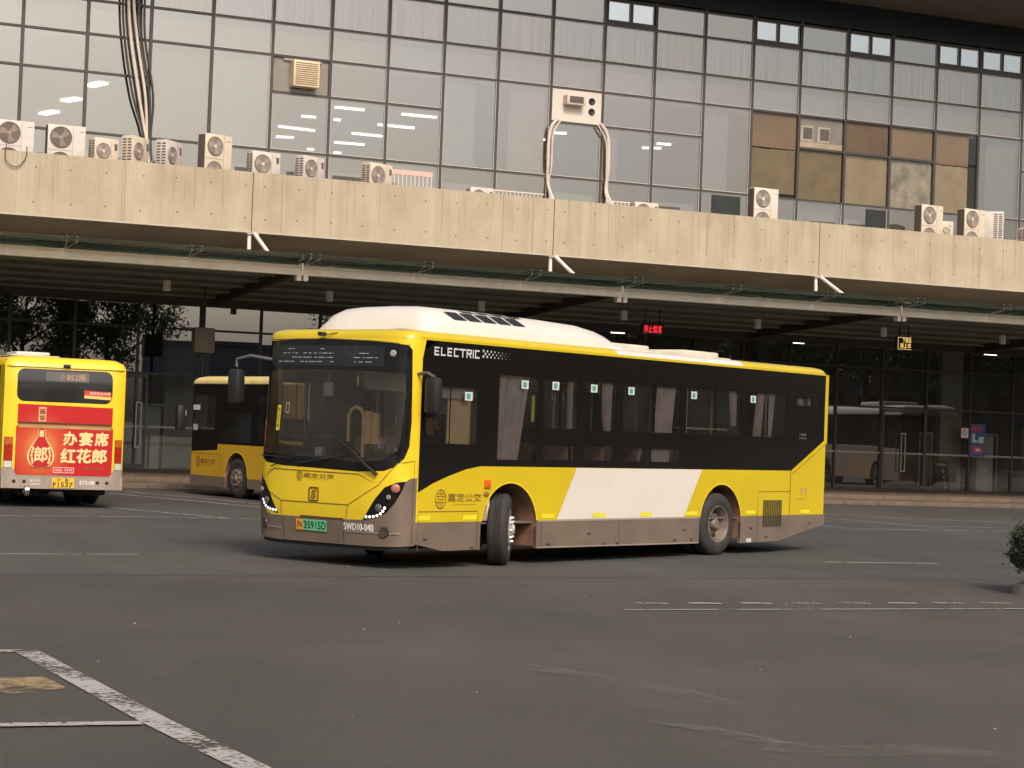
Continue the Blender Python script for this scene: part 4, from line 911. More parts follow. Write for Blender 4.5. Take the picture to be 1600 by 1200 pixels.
P(MB().tube([(.0, .07, 1.58), (.0, .07, 1.92), (.0, .12, 2.0), (.0, .20, 2.03), (.0, .28, 2.0), (.0, .33, 1.92), (.0, .33, 1.38)], .024, 8), 'cab_rail', pm('rail_beige', (.85, .58, .26), .45))
P(MB().lathe([(0, 0), (.06, 0), (.06, .42), (0, .42)], Matrix.Translation((.0, .42, 1.56)) @ Matrix.Rotation(R(90), 4, 'X'), 16).lathe([(0, 0), (.055, 0), (.055, .40), (0, .40)], Matrix.Translation((.0, .54, 1.56)) @ Matrix.Rotation(R(90), 4, 'X'), 16), 'amber_cylinder', pm('cylinder_amber', (.80, .48, .22), .5))
P(MB().rbox((.12, -.33, 1.38), (.2, -.21, 1.49), .01), 'ticket_device', pm('device_white', (.6, .56, .5), .5))
# sun blind folded behind the glass
P(MB().add([(.0, .30, 2.49), (.0, 1.05, 2.49), (.0, 1.02, 2.24), (.0, .34, 2.26)], [(0, 1, 2, 3)]), 'sun_blind', pm('blind_brown', (.22, .19, .16), .8), bus, 0)
P(MB().add([(.04, 1.17, 1.62), (-.10, 1.20, 1.62), (-.10, 1.16, 2.47), (.10, 1.08, 2.47), (.06, 1.10, 2.0)], [(0, 1, 2, 3, 4)]), 'cab_curtain', pm('curtain_tan', (.42, .34, .26), .9, var=.25, scale=12), bus, 0)
# seats, poles, straps
def seat(x, y):
    return MB().rbox((x - .2, y - .21, .98), (x + .22, y + .21, 1.06), .03).rbox((x - .27, y - .21, 1.04), (x - .19, y + .21, 1.62), .04).box((x - .05, y - .03, .58), (x + .05, y + .03, .979))
s0 = None
for x in [-3.0, -3.85, -4.7, -5.5, -6.3, -7.2, -8.0, -8.8]:
    for y in (.98, -.98, .52) if x < -4.5 else (.98, -.98):
        if s0 is None: s0 = P(seat(0, 0), 'passenger_seat', SEAT); s0.location = (x, y, .0 if x > -6.6 else .2)
        else: c = s0.copy(); C.objects.link(c); c.location = (x, y, .0 if x > -6.6 else .2)
s = MB()
for x in (-2.6, -3.5, -4.4, -5.9, -7.6):
    for y in (.72, -.72): s.tube([(x, y, .58), (x, y, 2.72)], .017, 6)
for y in (.55, -.55): s.tube([(-2.3, y, 2.5), (-9.0, y, 2.5)], .016, 6)
P(s, 'handrail', YPOLE)
# curtains (local y just inside the glass)
def bcurt(a0, a1, b0, b1, z0, z1, mat=CURT, y=HW - .05, nm='curtain'):   # leaning panel: top a0-a1, bottom b0-b1
    s = MB(); n = 14; vs = []
    for i in range(n + 1):
        k = i / n; dy = .022 * sin(i * 1.9) + .01 * sin(i * .8); vs += [(-(b0 + (b1 - b0) * k), y - .02 + dy, z0), (-(a0 + (a1 - a0) * k), y - .02 + dy, z1)]
    s.add(vs, [(2 * i, 2 * i + 2, 2 * i + 3, 2 * i + 1) for i in range(n)]); P(s, nm, mat, bus, 60)
bcurt(1.58, 2.30, 1.58, 2.08, 1.38, 2.56); bcurt(3.86, 4.22, 4.06, 4.2, 1.80, 2.56); bcurt(5.36, 5.84, 5.26, 5.7, 1.38, 2.56); bcurt(7.32, 7.54, 7.4, 7.55, 2.0, 2.56)
bcurt(8.15, 8.38, 8.05, 8.28, 1.80, 2.56); bcurt(8.42, 8.70, 8.42, 8.60, 1.80, 2.56); bcurt(9.42, 9.6, 9.42, 9.6, 2.3, 2.56); bcurt(9.66, 9.82, 9.66, 9.82, 2.3, 2.56); bcurt(3.16, 3.28, 3.18, 3.28, 1.8, 2.56)
bcurt(4.95, 5.02, 4.86, 4.93, 1.38, 1.64)
P(MB().box((-1.12, HW - .12, 1.55), (-.66, HW - .10, 2.18)), 'cab_blind', TAN, bus, 0); P(MB().box((-1.14, HW - .08, 2.18), (-.40, HW - .07, 2.34)), 'cab_blind_top', INT, bus, 0)
P(MB().box((-2.37, HW - .03, 1.93), (-2.31, HW - .02, 2.28)), 'hi_vis_strip', pm('hi_vis', (.62, .68, .10), .6, var=0), bus, 0)
P(MB().box((-7.5, HW - .2, 1.92), (-6.06, HW - .18, 1.95)).box((-6.10, HW - .03, 1.86), (-6.07, HW - .02, 2.52)), 'window_rail', pm('rail_pale', (.48, .42, .36), .5), bus, 0)
# window dividers and stickers on the glass
for x in (2.92, 3.86, 5.20, 6.86, 8.38, 9.60): P(MB().box((-x - .018, HW - .004, 1.86 if x < 9 else 2.39), (-x + .018, HW + .004, 2.52)), 'window_divider', BLK, bus, 0)
for (x, z) in [(.95, 2.22), (2.12, 2.42), (2.80, 2.43), (3.69, 2.43), (4.60, 2.43), (6.24, 2.43), (7.93, 2.43)]:
    st_ = P(MB().box((-x - .075, HW + .0005, z - .055), (-x + .075, HW + .003, z + .055)), 'window_sticker', STK, bus, 0)
    P(MB().box((-x - .035, HW + .0035, z - .037), (-x + .045, HW + .005, z + .037)), 'sticker_print', STKG, st_, 0)
# seams, reflectors, lamps, grille on the left side
def sline(poly, wd, off=.0025, mat=SEAM, nm='seam', mf=None): P(MB().patch(strip(poly, wd), (mf or SMp)(off), (), .8, False), nm, mat)
sline([(.05, .735), (1.22, .735), (1.22, .60)], .012); sline([(.05, .70), (.05, .24)], .012); sline([(1.22, .60), (1.22, .24)], .010, .003, SEAMG)
sline([(9.16, 1.318), (9.16, .60)], .012, .005); sline([(9.18, 1.25), (10.24, 1.76)], .010, .006); sline([(8.18, .60), (8.18, .98), (9.15, .98)], .012); sline([(8.18, .60), (8.18, .20)], .012, .003, SEAMG)
sline([(9.40, .86), (9.62, .86)], .008); sline([(2.60, .22), (2.60, .60)], .010, .003, SEAMG); sline([(4.42, .22), (4.42, .60)], .006, .003, SEAMG)
P(MB().patch(strip([(2.5, .588), (6.5, .588)], .022), SMp(.006), (), 2, False).patch(strip([(2.5, .232), (6.5, .212)], .018), SMp(.006), (), 2, False), 'skirt_trim', GRYL)
for a, b_ in ((.04, .27), (.92, 1.2), (2.58, 2.88), (3.75, 4.06), (4.93, 5.22), (6.12, 6.45), (7.82, 8.10), (9.5, 9.8)): P(MB().patch([(a, .625), (b_, .625), (b_, .685), (a, .685)], SMp(.006), (), 2, False), 'reflector', REFL)
P(MB().rbox((-1.45, HW, 1.035), (-1.33, HW + .025, 1.145), .01), 'side_indicator', ORL)
P(MB().lathe([(0, .02), (.03, .02), (.045, .012), (.05, 0)], Matrix.Translation((-1.38, HW, .955)) @ Matrix.Diagonal((1.2, 1, .7, 1)), 16), 'side_marker', pm('marker_brown', (.25, .14, .04), .4))
s = MB(); 
for k in range(11): s.box((-8.90 + k * .053, HW + .0005, .425), (-8.90 + k * .053 + .028, HW + .010, .845))
P(s, 'vent_grille', pm('grille_dark', (.05, .04, .02), .6), bus, 0)
s = MB()
for a, z in ((.19, .40), (1.12, .27), (3.68, .41), (4.05, .26), (4.38, .26), (6.1, .42), (5.85, .27), (8.0, .42), (9.8, .47), (8.45, .27), (2.75, .28), (6.3, .27)): s.rbox((-a - .035, HW, z - .012), (-a + .035, HW + .02, z + .012), .006)
P(s, 'skirt_latch', pm('latch', (.13, .09, .07), .5))
s = MB().patch([(9.50, 1.03), (9.56, 1.03), (9.56, .93), (9.50, .93)], SMp(.004), (), 2, False).patch([(9.64, 1.04), (9.68, 1.04), (9.68, .94), (9.64, .94)], SMp(.004), (), 2, False); P(s, 'charge_port_label', pm('label_red', (.5, .3, .2), .5))
P(MB().box((-8.0, HW - .02, .19), (-7.86, HW + .01, .25)), 'number_tag', pm('tag_white', (.6, .58, .54), .6), bus, 0)
s = MB()
def glyph(c, x, w_, z0, z1, t=.021):
    m_ = (z0 + z1) / 2; a, b_ = x + t / 2, x + w_ - t / 2; lo, hi = z0 + t / 2, z1 - t / 2
    S_ = {'E': [[(b_, hi), (a, hi), (a, lo), (b_, lo)], [(a, m_), (b_ - .01, m_)]], 'L': [[(a, z1), (a, lo), (b_, lo)]], 'C': [[(b_, hi), (a, hi), (a, lo), (b_, lo)]],
          'T': [[(x - .02, hi), (b_ + .02, hi)], [((a + b_) / 2, hi), ((a + b_) / 2, z0)]], 'R': [[(a, z0), (a, hi), (b_, hi), (b_, m_), (a, m_)], [((a + b_) / 2, m_), (b_, z0)]], 'I': [[(a, z0), (a, z1)]]}[c]
    for k_, pl_ in enumerate(S_):
        for q_ in range(len(pl_) - 1):
            (x0, y0), (x1, y1) = pl_[q_], pl_[q_ + 1]; l_ = math.hypot(x1 - x0, y1 - y0); ux, uy = (x1 - x0) / l_ * t / 2, (y1 - y0) / l_ * t / 2
            e0 = 1 if q_ > 0 else 0; e1 = 1 if q_ < len(pl_) - 2 else 0
            s.patch([(x0 - ux * e0 - uy, y0 - uy * e0 + ux), (x1 + ux * e1 - uy, y1 + uy * e1 + ux), (x1 + ux * e1 + uy, y1 + uy * e1 - ux), (x0 - ux * e0 + uy, y0 - uy * e0 - ux)], SMp(.004 + .0006 * (q_ + 2 * k_)), (), 5, False)
gx = .235
for c_ in 'ELECTRIC':
    w_ = .021 if c_ == 'I' else .103; glyph(c_, gx, w_, 2.715, 2.825); gx += w_ + (.024 if c_ != 'C' else .022)
k_ = 0
for i in range(15):
    sz = .030 * (1 - i / 17); xx = 1.20 + i * .040
    for j in ((0, 2) if i % 2 == 0 else (1,)):
        zz = 2.735 + j * .036; s.patch([(xx, zz), (xx + sz, zz), (xx + sz, zz + sz), (xx, zz + sz)], SMp(.004), (), 2, False)
P(s, 'lettering', SILV, bus, 0)
s = MB(); put_text(s, '上海嘉定', 9.38, 1.885, 9.62, 1.93, SMp(.004)); put_text(s, 'JIADING', 9.38, 1.83, 9.62, 1.86, SMp(.004)); P(s, 'lettering', SILD, bus, 0)
def jlogo(mf, t0, t1, z0, z1, nm_mat=LOGO, parent=bus):      # round emblem, four characters, small latin line
    h = z1 - z0; r_ = h * .5; cx_ = t0 + r_ * .85; cz = (z0 + z1) / 2; s = MB(); W_ = r_ * .85
    ring = [(cx_ + W_ * cos(R(a)), cz + r_ * sin(R(a))) for a in range(0, 360, 15)]; ring2 = [(cx_ + W_ * .86 * cos(R(a)), cz + r_ * .88 * sin(R(a))) for a in range(0, 360, 15)]
    s.patch(ring, mf, [ring2], 5, False)
    for zz, hw in ((.55, .58), (.30, .70), (-.30, .74), (-.02, .5)): s.patch([(cx_ - W_ * hw, cz + r_ * (zz - .05)), (cx_ + W_ * hw, cz + r_ * (zz - .05)), (cx_ + W_ * hw, cz + r_ * (zz + .05)), (cx_ - W_ * hw, cz + r_ * (zz + .05))], mf, (), 5, False)
    for a in (-.5, .5): s.patch([(cx_ + W_ * (a - .05), cz - .02 * r_), (cx_ + W_ * (a + .05), cz - .02 * r_), (cx_ + W_ * (a + .05), cz + r_ * .3), (cx_ + W_ * (a - .05), cz + r_ * .3)], mf, (), 5, False)
    for a in (-.28, .0, .28): s.patch([(cx_ + W_ * (a - .05), cz - .88 * r_), (cx_ + W_ * (a + .05), cz - .88 * r_), (cx_ + W_ * (a + .05), cz - r_ * .36), (cx_ + W_ * (a - .05), cz - r_ * .36)], mf, (), 5, False)
    s.patch([(cx_ - W_ * .05, cz + .4 * r_), (cx_ + W_ * .05, cz + .4 * r_), (cx_ + W_ * .05, cz + r_ * .9), (cx_ - W_ * .05, cz + r_ * .9)], mf, (), 5, False)
    a0 = cx_ + W_ * 1.25
    put_text(s, '嘉定公交', a0, z0 + h * .36, t1, z0 + h * .80, mf, .014); put_text(s, 'JIADING GONGJIAO', a0 + (t1 - a0) * .15, z0 + h * .18, a0 + (t1 - a0) * .85, z0 + h * .26, mf)
    return P(s, 'operator_logo', nm_mat, parent, 0)
jlogo(SMp(.005), .36, 1.28, .765, 1.02)
# front details
fm = FM(.006); jlogo(FM(.006), -.42, .25, 1.055, 1.185)
def fline(poly, wd, mat=SEAM, off=.004, nm='seam'): P(MB().patch(strip(poly, wd), FM(off), (), .08, False), nm, mat)
fline([(-.69, .785), (.50, .785), (.97, 1.055), (.66, 1.18), (-.86, 1.19), (-1.22, 1.0), (-.69, .785)], .011)
fline([(-.69, .785), (-.69, .60)], .009); fline([(.50, .785), (.46, .61)], .009); fline([(.97, 1.055), (1.22, 1.34), (1.47, 1.37), (1.47, 1.16)], .009)
fline([(-.66, .59), (-.65, .30)], .010, SEAMG); fline([(.42, .59), (.41, .29)], .009, SEAMG); fline([(.46, .455), (1.28, .462)], .016, GRYL, .010, 'bumper_ridge'); fline([(-1.42, .45), (-.70, .43)], .016, GRYL, .010, 'bumper_ridge')
fline([(1.46, .32), (1.46, 1.15)], .009, SEAMG); fline([(-.35, .597), (.42, .597)], .03, pm('slot_dark', (.12, .05, .02), .8, var=0), .002, 'bonnet_gap')
HL = [(.745, .612), (.97, .655), (1.10, .72), (1.20, .84), (1.29, 1.0), (1.33, 1.115), (1.22, 1.10), (1.06, 1.03), (.93, .88), (.83, .73)]
for sg in (1, -1):
    poly = [(sg * a, b_) for a, b_ in HL]
    if sg < 0: poly = [(a, b_) for a, b_ in poly][::-1]
    hl = P(MB().patch(poly, FM(.005), (), .08), 'headlight', BLK)
    def lamp(t, z, r_, mat, nm, bulge=.02):
        x, y, zz = FM(.006)(sg * t, z); x2, y2, _ = FM(.026)(sg * t, z); d_ = Vector((x2 - x, y2 - y, 0)).normalized(); M = Matrix.Translation((x, y, zz)) @ Vector((0, 1, 0)).rotation_difference(d_).to_matrix().to_4x4()
        P(MB().lathe([(0, bulge), (r_ * .7, bulge * .8), (r_ * .95, bulge * .3), (r_, 0)], M, 20), nm, mat, hl)
    lamp(1.205, 1.025, .058, REDP, 'indicator_lens'); lamp(1.12, .91, .034, pm('lamp_grey_glass', (.25, .25, .25), .15), 'main_lens'); lamp(.985, .775, .05, pm('lamp_dark_glass', (.10, .10, .11), .12), 'dipped_lens')
    for t, z in ((.80, .652), (.855, .655), (.91, .662), (.965, .675), (1.015, .70), (1.05, .735), (1.075, .775)): lamp(t, z, .018, LED, 'daylight_led', .008)
    x, y, zz = FM(.004)(sg * 1.06, .475)
    P(MB().lathe([(0, .01), (.04, .012), (.062, .016), (.07, 0)], Matrix.Translation((x, y, zz)) @ Vector((0, 1, 0)).rotation_difference((Vector(FM(.03)(sg * 1.06, .475)) - Vector((x, y, zz))).normalized()).to_matrix().to_4x4(), 20), 'fog_lamp', pm('fog_dark', (.06, .05, .045), .3))
fmp = FM(.018)
pl = P(MB().patch([(-.415, .425), (.135, .425), (.135, .565), (-.415, .565)], FM(.014), (), .1), 'number_plate', pm('plate_green', (.16, .62, .28), .4, var=0))
P(MB().patch([(-.415, .425), (-.285, .425), (-.285, .565), (-.415, .565)], FM(.0155), (), .1), 'plate_orange', pm('plate_orange', (.85, .36, .04), .4, var=0), pl)
s = MB(); put_text(s, '沪A', -.395, .445, -.295, .545, fmp, .012); put_text(s, '359', -.27, .445, -.09, .545, fmp, .012); put_text(s, '15D', -.06, .445, .12, .545, fmp, .012)
P(s, 'plate_lettering', pm('plate_ink', (.02, .03, .02), .6, var=0), pl, 0)
s = MB(); [put_text(s, 'SWD10-040', .42 + q_ * .004, .470, .90 + q_ * .004, .562, FM(.008 + q_ * .0004), .0) for q_ in range(4)]; P(s, 'fleet_number', pm('fleet_white', (.80, .77, .73), .5, var=0), bus, 0)
EM = [(-.185, .985), (-.01, .985), (-.01, .80), (-.185, .80)]
s = MB().patch(rrect(-.19, .80, -.01, .985, .03), FM(.008), [rrect(-.17, .82, -.03, .965, .02)], .2, False)
for sh_ in (0, 1): s.patch(strip([(-.045 - sh_ * .012, .925 - sh_ * .012), (-.075, .95 - sh_ * .03), (-.135 + sh_ * .02, .925), (-.135 + sh_ * .02, .90), (-.06 - sh_ * .02, .885), (-.06 - sh_ * .02, .86), (-.115, .835 + sh_ * .03), (-.155 + sh_ * .012, .86 + sh_ * .012)], .012), FM(.008 + .001 * sh_), (), 2, False)
P(s, 'maker_emblem', pm('emblem_bronze', (.22, .09, .03), .35, .3, var=0), bus, 0)
# wiper, front camera, round sensor, sign strips
P(MB().tube([FM(.03)(.96, 1.19), FM(.05)(.80, 1.30), FM(.03)(.50, 1.50), FM(.03)(.30, 1.60)], [.022, .018, .012, .008], 8), 'wiper', BLKM)
P(MB().tube([FM(.025)(.42, 1.40), FM(.025)(-.38, 1.28)], .010, 6).tube([FM(.03)(-.9, 1.22), FM(.03)(-.5, 1.33), FM(.03)(-1.15, 1.36)], .009, 6), 'wiper_blade', BLKM)
P(MB().rbox((.31, -.17, 2.925), (.40, -.09, 2.975), .01).tube([(.33, -.09, 2.94), (.27, .06, 2.97)], .006, 5), 'front_camera', BLKM)
s = MB(); rr = random.Random(4)
for (a0, a1) in ((-1.05, .05), (.28, .80)):
    for row, z in enumerate((2.76, 2.705, 2.65, 2.595)):
        x = a0 + rr.random() * .05
        while x < a1:
            L = rr.uniform(.02, .12)
            if rr.random() < (.3 if row == 0 else .78):
                s.patch([(x, z - .004), (min(a1, x + L), z - .003), (min(a1, x + L), z + .005), (x, z + .004)], FM(.001), (), 2, False)
            x += L + rr.uniform(.012, .05)
P(s, 'destination_led', pm('led_off_white', (.40, .41, .42), .5, var=0, emit=(.9, .95, 1), es=.10), bus, 0)
P(MB().patch([(-1.15, 2.55), (-1.15, 2.81), (.90, 2.80), (.90, 2.54)], FM(-.003), (), .15), 'destination_panel', pm('dest_panel', (.022, .023, .024), .25, var=.2, scale=1), bus)
x, y, z = FM(-.004)(1.03, 2.71); P(MB().lathe([(0, .014), (.035, .012), (.045, 0)], Matrix.Translation((x, y, z)) @ Vector((0, 1, 0)).rotation_difference((Vector(FM(.03)(1.03, 2.71)) - Vector((x, y, z))).normalized()).to_matrix().to_4x4(), 16), 'round_sensor', pm('sensor_grey', (.35, .34, .32), .5))
s = MB(); s.patch([(-.90, 1.69), (-.83, 1.69), (-.83, 2.02), (-.90, 2.02)], FM(-.004), (), .3, False); yst = P(s, 'yellow_notice', pm('notice_yellow', (.75, .62, .04), .5, var=0), bus, 0)
s = MB()
for i, ch in enumerate('当心夹手'): put_text(s, ch, -.89, 1.935 - i * .07, -.84, 1.99 - i * .07, FM(-.002), .02)
P(s, 'notice_lettering', pm('plate_ink', (.02, .03, .02), .6), yst, 0)
P(MB().patch(rrect(-.74, 1.92, -.67, 2.06, .02), FM(-.004), [rrect(-.73, 1.935, -.68, 2.045, .015)], .3, False), 'permit_sticker', pm('permit', (.45, .30, .28), .5, var=0), bus, 0)
# mirrors
def mirror(sgn, base, elbow, head):
    m_ = P(MB().rbox((head[0] - .09, head[1] - .10, head[2] - .23), (head[0] + .06, head[1] + .10, head[2] + .23), .05), 'mirror', BLKM)
    P(MB().tube([base, elbow, (head[0] - .02, head[1], elbow[2] - .05), (head[0] - .02, head[1], head[2] + .26)], .022, 8), 'mirror_arm', pm('arm_grey', (.10, .095, .09), .45), m_)
    P(MB().box((head[0] - .096, head[1] - .08, head[2] - .19), (head[0] - .0905, head[1] + .08, head[2] + .19)), 'mirror_glass', CHRO, m_, 0)
mirror(1, (.05, HW - .03, 2.46), (.06, HW + .16, 2.48), (.0, HW + .20, 2.20))
mirror(-1, (.22, -HW + .12, 2.62), (.38, -HW - .12, 2.66), (.42, -HW - .36, 2.25))
# wheels
wheel(bus, -1.89, HW - .17, 1, R(34), rim=RIMW); wheel(bus, -1.89, -HW + .17, -1, R(26)); wheel(bus, -7.10, HW - .17, 1, 0, True); wheel(bus, -7.10, -HW + .17, -1, 0, True)
P(MB().box((-7.86, HW - .12, .28), (-7.72, HW - .08, .62)).box((-2.545, HW - .10, .22), (-2.50, HW - .02, .85)), 'mud_flap', UND, bus, 0)
# roof fairing, with dark louvres
def fairing():
    prof = [(.62, 0), (.60, .17), (.52, .26), (.42, .315), (.0, .345)]
    st_ = [(-.40, .10, .93, .02), (-.46, .60, .95, .45), (-.56, .85, .965, .78), (-.70, .85, .98, .95), (-.9, 1.0, .99, 1.0), (-1.8, 1.05, 1.0, 1.0), (-3.0, 1.06, 1.0, .97), (-3.9, 1.06, 1.0, .90), (-4.2, 1.05, 1.0, .80), (-4.45, 1.03, 1.0, .62), (-4.65, 1.03, 1.0, .38), (-4.75, 1.0, 1.0, .04)]
    rings = []
    for x, a, b_, k in st_:
        half = [(1.03, 0), (1.02, .12), (.98, .19), (.85, .31), (.72, .352), (.4, .378), (0, .385)]
        wsc = b_; r_ = [(y * wsc, z * k) for y, z in half] + [(-y * wsc, z * k) for y, z in half[-2::-1]]
        rings.append([(x, y, 3.012 + z) for y, z in r_])
    n = len(rings[0]); vs = [p for r_ in rings for p in r_]; fs = [(j * n + k, j * n + k + 1, (j + 1) * n + k + 1, (j + 1) * n + k) for j in range(len(rings) - 1) for k in range(n - 1)]
    return vs, fs + [tuple(range(n)), tuple((len(rings) - 1) * n + k for k in range(n))]
s = MB(); s.add(*fairing()); fr_ = P(s, 'roof_fairing', WHT, bus, 28)
s = MB()
def louv(x0, x1, y0, y1, k0, k1):
    def zf(x, yk):    # upper chamfer of the fairing
        return 3.012 + (.19 + (.31 - .19) * yk) + .006
    def pt(x, yk): return (x, (.98 + (.85 - .98) * yk) + .006, zf(x, yk))
    return [pt(x0, k0), pt(x1, k0), pt(x1 + .12, k1), pt(x0 + .12, k1)]
for i in range(5):
    x0 = -.98 - i * .31; s.add(louv(x0, x0 - .25, 0, 0, .1, .92), [(0, 1, 2, 3)])
for i in range(4):
    x0 = -1.30 - i * .33; s.add([(x0, .84, 3.012 + .318), (x0 - .26, .84, 3.012 + .318), (x0 - .22, .76, 3.012 + .344), (x0 + .04, .76, 3.012 + .344)], [(0, 1, 2, 3)])
P(s, 'louvre', BLKM, fr_, 0)
P(MB().patch(strip([(.5, .0), (4.7, .0)], .014), lambda a, b_: (-a, 1.033, 3.02 + b_), (), 2, False), 'base_gap', SEAMG, fr_, 0)
for k, x in enumerate((-5.5, -7.45)):
    P(MB().rbox((x - .62, -.55, 3.04), (x + .62, .75, 3.07), .01).rbox((x - .50, -.45, 3.066), (x + .50, .60, 3.155), .03), 'roof_hatch', pm('hatch_cream', (.66, .60, .48), .5))

# ================= the two plainer yellow buses and the dark coach seen only in the glass
def simple_bus(name, loc, ang, Wd, L, H, zb, label, paint, top, skirt, xw, wr=.46, steer=0.):
    root = empty(name, loc, ang, label, 'bus' if name != 'coach' else 'coach'); h = Wd / 2
    def PP(mb, nm, mat, par=None, sm=35): return mb.build(nm, mat, par or root, sm)
    def ring(ins, z, x0=0., x1=-L):
        r_ = .18; k = h - ins; f_ = x0 - ins; b_ = x1 + ins
        return [(p[0], p[1], z) for p in arc(f_ - r_, k - r_, r_, r_, 0, 90, 5) + arc(b_ + r_, k - r_, r_, r_, 90, 180, 5) + arc(b_ + r_, -k + r_, r_, r_, 180, 270, 5) + arc(f_ - r_, -k + r_, r_, r_, 270, 360, 5)]
    def lf(levels, cap=False):
        rg = [ring(i_, z) for i_, z in levels]; n = len(rg[0]); fs = [(j * n + k, j * n + (k + 1) % n, (j + 1) * n + (k + 1) % n, (j + 1) * n + k) for j in range(len(rg) - 1) for k in range(n)]
        if cap: fs.append(tuple((len(rg) - 1) * n + k for k in range(n)))
        return [p for r_ in rg for p in r_], fs
    zg = zb + .25
    return root, PP, lf, ring, h, zg
def sideband(PP, h, poly, mat, nm, off, sgn=1, holes=()): return PP(MB().patch(poly, lambda s, z: (-s, sgn * (h + off), z), holes, 2, False), nm, mat, None, 0)

# --- mid bus, seen along its left side, nose to the left
WM, LM, HM = 2.4, 10.2, 2.80
fmx = Vector((-.6, .8, 0)); wc = Vector((-6.22, 45.03, 0)); lft = Vector((-.8, -.6, 0))
o_ = wc + fmx * 2.35 - lft * (WM / 2); root, PP, lf, ring, h, zg = simple_bus('city_bus', o_, math.atan2(.8, -.6), WM, LM, HM, .25, 'orange-yellow city bus half hidden behind the nose of the large white-roofed bus', YELO, YELO, GRY, 2.35)
mid = root
XA = 2.35
def yl_mid(sgn):
    lowp = [(.16, .47), (XA - .52, .47)] + arc(XA, .50, .52, .55, 178, 2, 16) + [(XA + .52, .47), (7.9 - .52, .47)] + arc(7.9, .50, .52, .55, 178, 2, 16) + [(LM - .16, .47)]
    return lowp + [(LM - .16, 1.22), (XA - .92 + .55 - .55, 1.22), (XA - .92, 1.22), (XA - .93, 1.08), (.16, 1.02)]
for sgn in (1, -1):
    sideband(PP, h, yl_mid(sgn), YELO, 'side_panel', 0, sgn)
    wins = [(.20, 1.55, 1.25, 2.35), (XA - .72, 1.28, XA + .62, 1.98), (XA + .95, 1.35, XA + 2.2, 2.4), (XA + 2.4, 1.35, XA + 3.8, 2.4), (XA + 4.0, 1.35, XA + 5.5, 2.4), (XA + 5.7, 1.35, LM - .3, 2.4)]
    sideband(PP, h, [(.16, 1.02), (XA - .93, 1.08), (XA - .92, 1.22), (LM - .16, 1.22), (LM - .16, 2.62), (.16, 2.62)], BLK, 'window_band', 0, sgn, [rrect(*w_, .03, 2) for w_ in wins])
    for i, w_ in enumerate(wins): sideband(PP, h, rrect(*w_, .03, 2), BGL, 'window', -.006, sgn)
    s = MB()
    for poly in ([(.16, .25), (XA - .53, .23), (XA - .53, .468), (.16, .468)], [(XA + .53, .25), (7.37, .25), (7.37, .468), (XA + .53, .468)], [(8.43, .25), (LM - .16, .3), (LM - .16, .468), (8.43, .468)]): s.prism(poly, lambda u, v, d_: (-u, sgn * (h - d_), v), .0, .05)
    PP(s, 'skirt', GRY, None, 0)
    for xa in (XA, 7.9):
        arch_liner(root, -xa, sgn * (h - .006), .53, .50, .5, sgn)
        PP(MB().patch(strip(arc(xa, .50, .53, .56, 178, 2, 16), .03), lambda s_, z: (-s_, sgn * (h + .004), z), (), 2, False), 'arch_trim', YEL2, None, 0)
vs_, fs_ = lf([(0, 2.60), (.0, 2.66), (.03, 2.72), (.10, 2.765), (.25, 2.80)], True); PP(MB().add(vs_, fs_), 'roof', pm('cream_yellow', (.78, .62, .25), .4), None, 50)
# nose and tail pieces
def endcap(x0, x1, zs, nm, mat):
    rg = [[p for p in ring(0, z) if (p[0] > x0 and p[0] <= x1)] for z in zs]
    n = len(rg[0]) // 2; rg = [r_[-n:] + r_[:n] if x1 >= 0 else r_ for r_ in rg]; m = len(rg[0])
    PP(MB().add([p for r_ in rg for p in r_], [(k, k + 1, k + 1 + m, k + m) for k in range(m - 1)]), nm, mat, None, 40)
endcap(-.2, .01, (.25, .47), 'bumper', GRY); endcap(-.2, .01, (.47, 1.1), 'front_panel', YELO); endcap(-.2, .01, (1.1, 2.62), 'windscreen', WSG); endcap(-LM - .1, -LM + .19, (.3, .47), 'rear_bumper', GRY); endcap(-LM - .1, -LM + .19, (.47, 2.62), 'rear_panel', YELO)
PP(MB().box((-LM + .1, -h + .05, .28), (-.1, h - .6, .46)).box((-LM + .1, -.6, .3), (-.1, .6, .5)), 'chassis', UND, None, 0); PP(MB().box((-LM + .1, -h + .05, .5), (-.15, h - .05, .53)), 'floor', INTD, None, 0); PP(MB().box((-LM + .1, -h + .1, 2.52), (-.2, h - .1, 2.55)), 'ceiling', INT, None, 0)
PP(MB().rbox((-.6, -h + .1, .55), (-.15, h - .1, 1.15), .05), 'dashboard', BLKM); PP(MB().box((-XA + .9, -h + .1, .55), (-XA + .95, h - .1, 2.2)), 'cab_partition', INTD, None, 0)
PP(MB().box((-XA - .55, h - .35, 1.2), (-XA + .65, h - .33, 1.99)), 'blue_screen', pm('cab_blue', (.12, .19, .24), .5), None, 0)
PP(MB().box((-.50, h + .003, 2.0), (-.18, h + .006, 2.12)), 'painted_glare', pm('sticker_glint_white', (.62, .66, .62), .5), None, 0); PP(MB().box((-.42, h + .003, 1.52), (-.20, h + .006, 1.66)), 'window_sticker', pm('sticker_grey', (.42, .42, .42), .5), None, 0)  # first plate is glare painted on the window, second a sticker
old = bus; s_ = jlogo(lambda a, b_: (-a, h + .005, b_), .40, 1.35, .66, .92, LOGO, root)
PP(MB().patch(strip([(.18, .98), (1.55, .98), (1.55, .50)], .012), lambda a, b_: (-a, h + .003, b_), (), 2, False), 'seam', SEAM, None, 0)
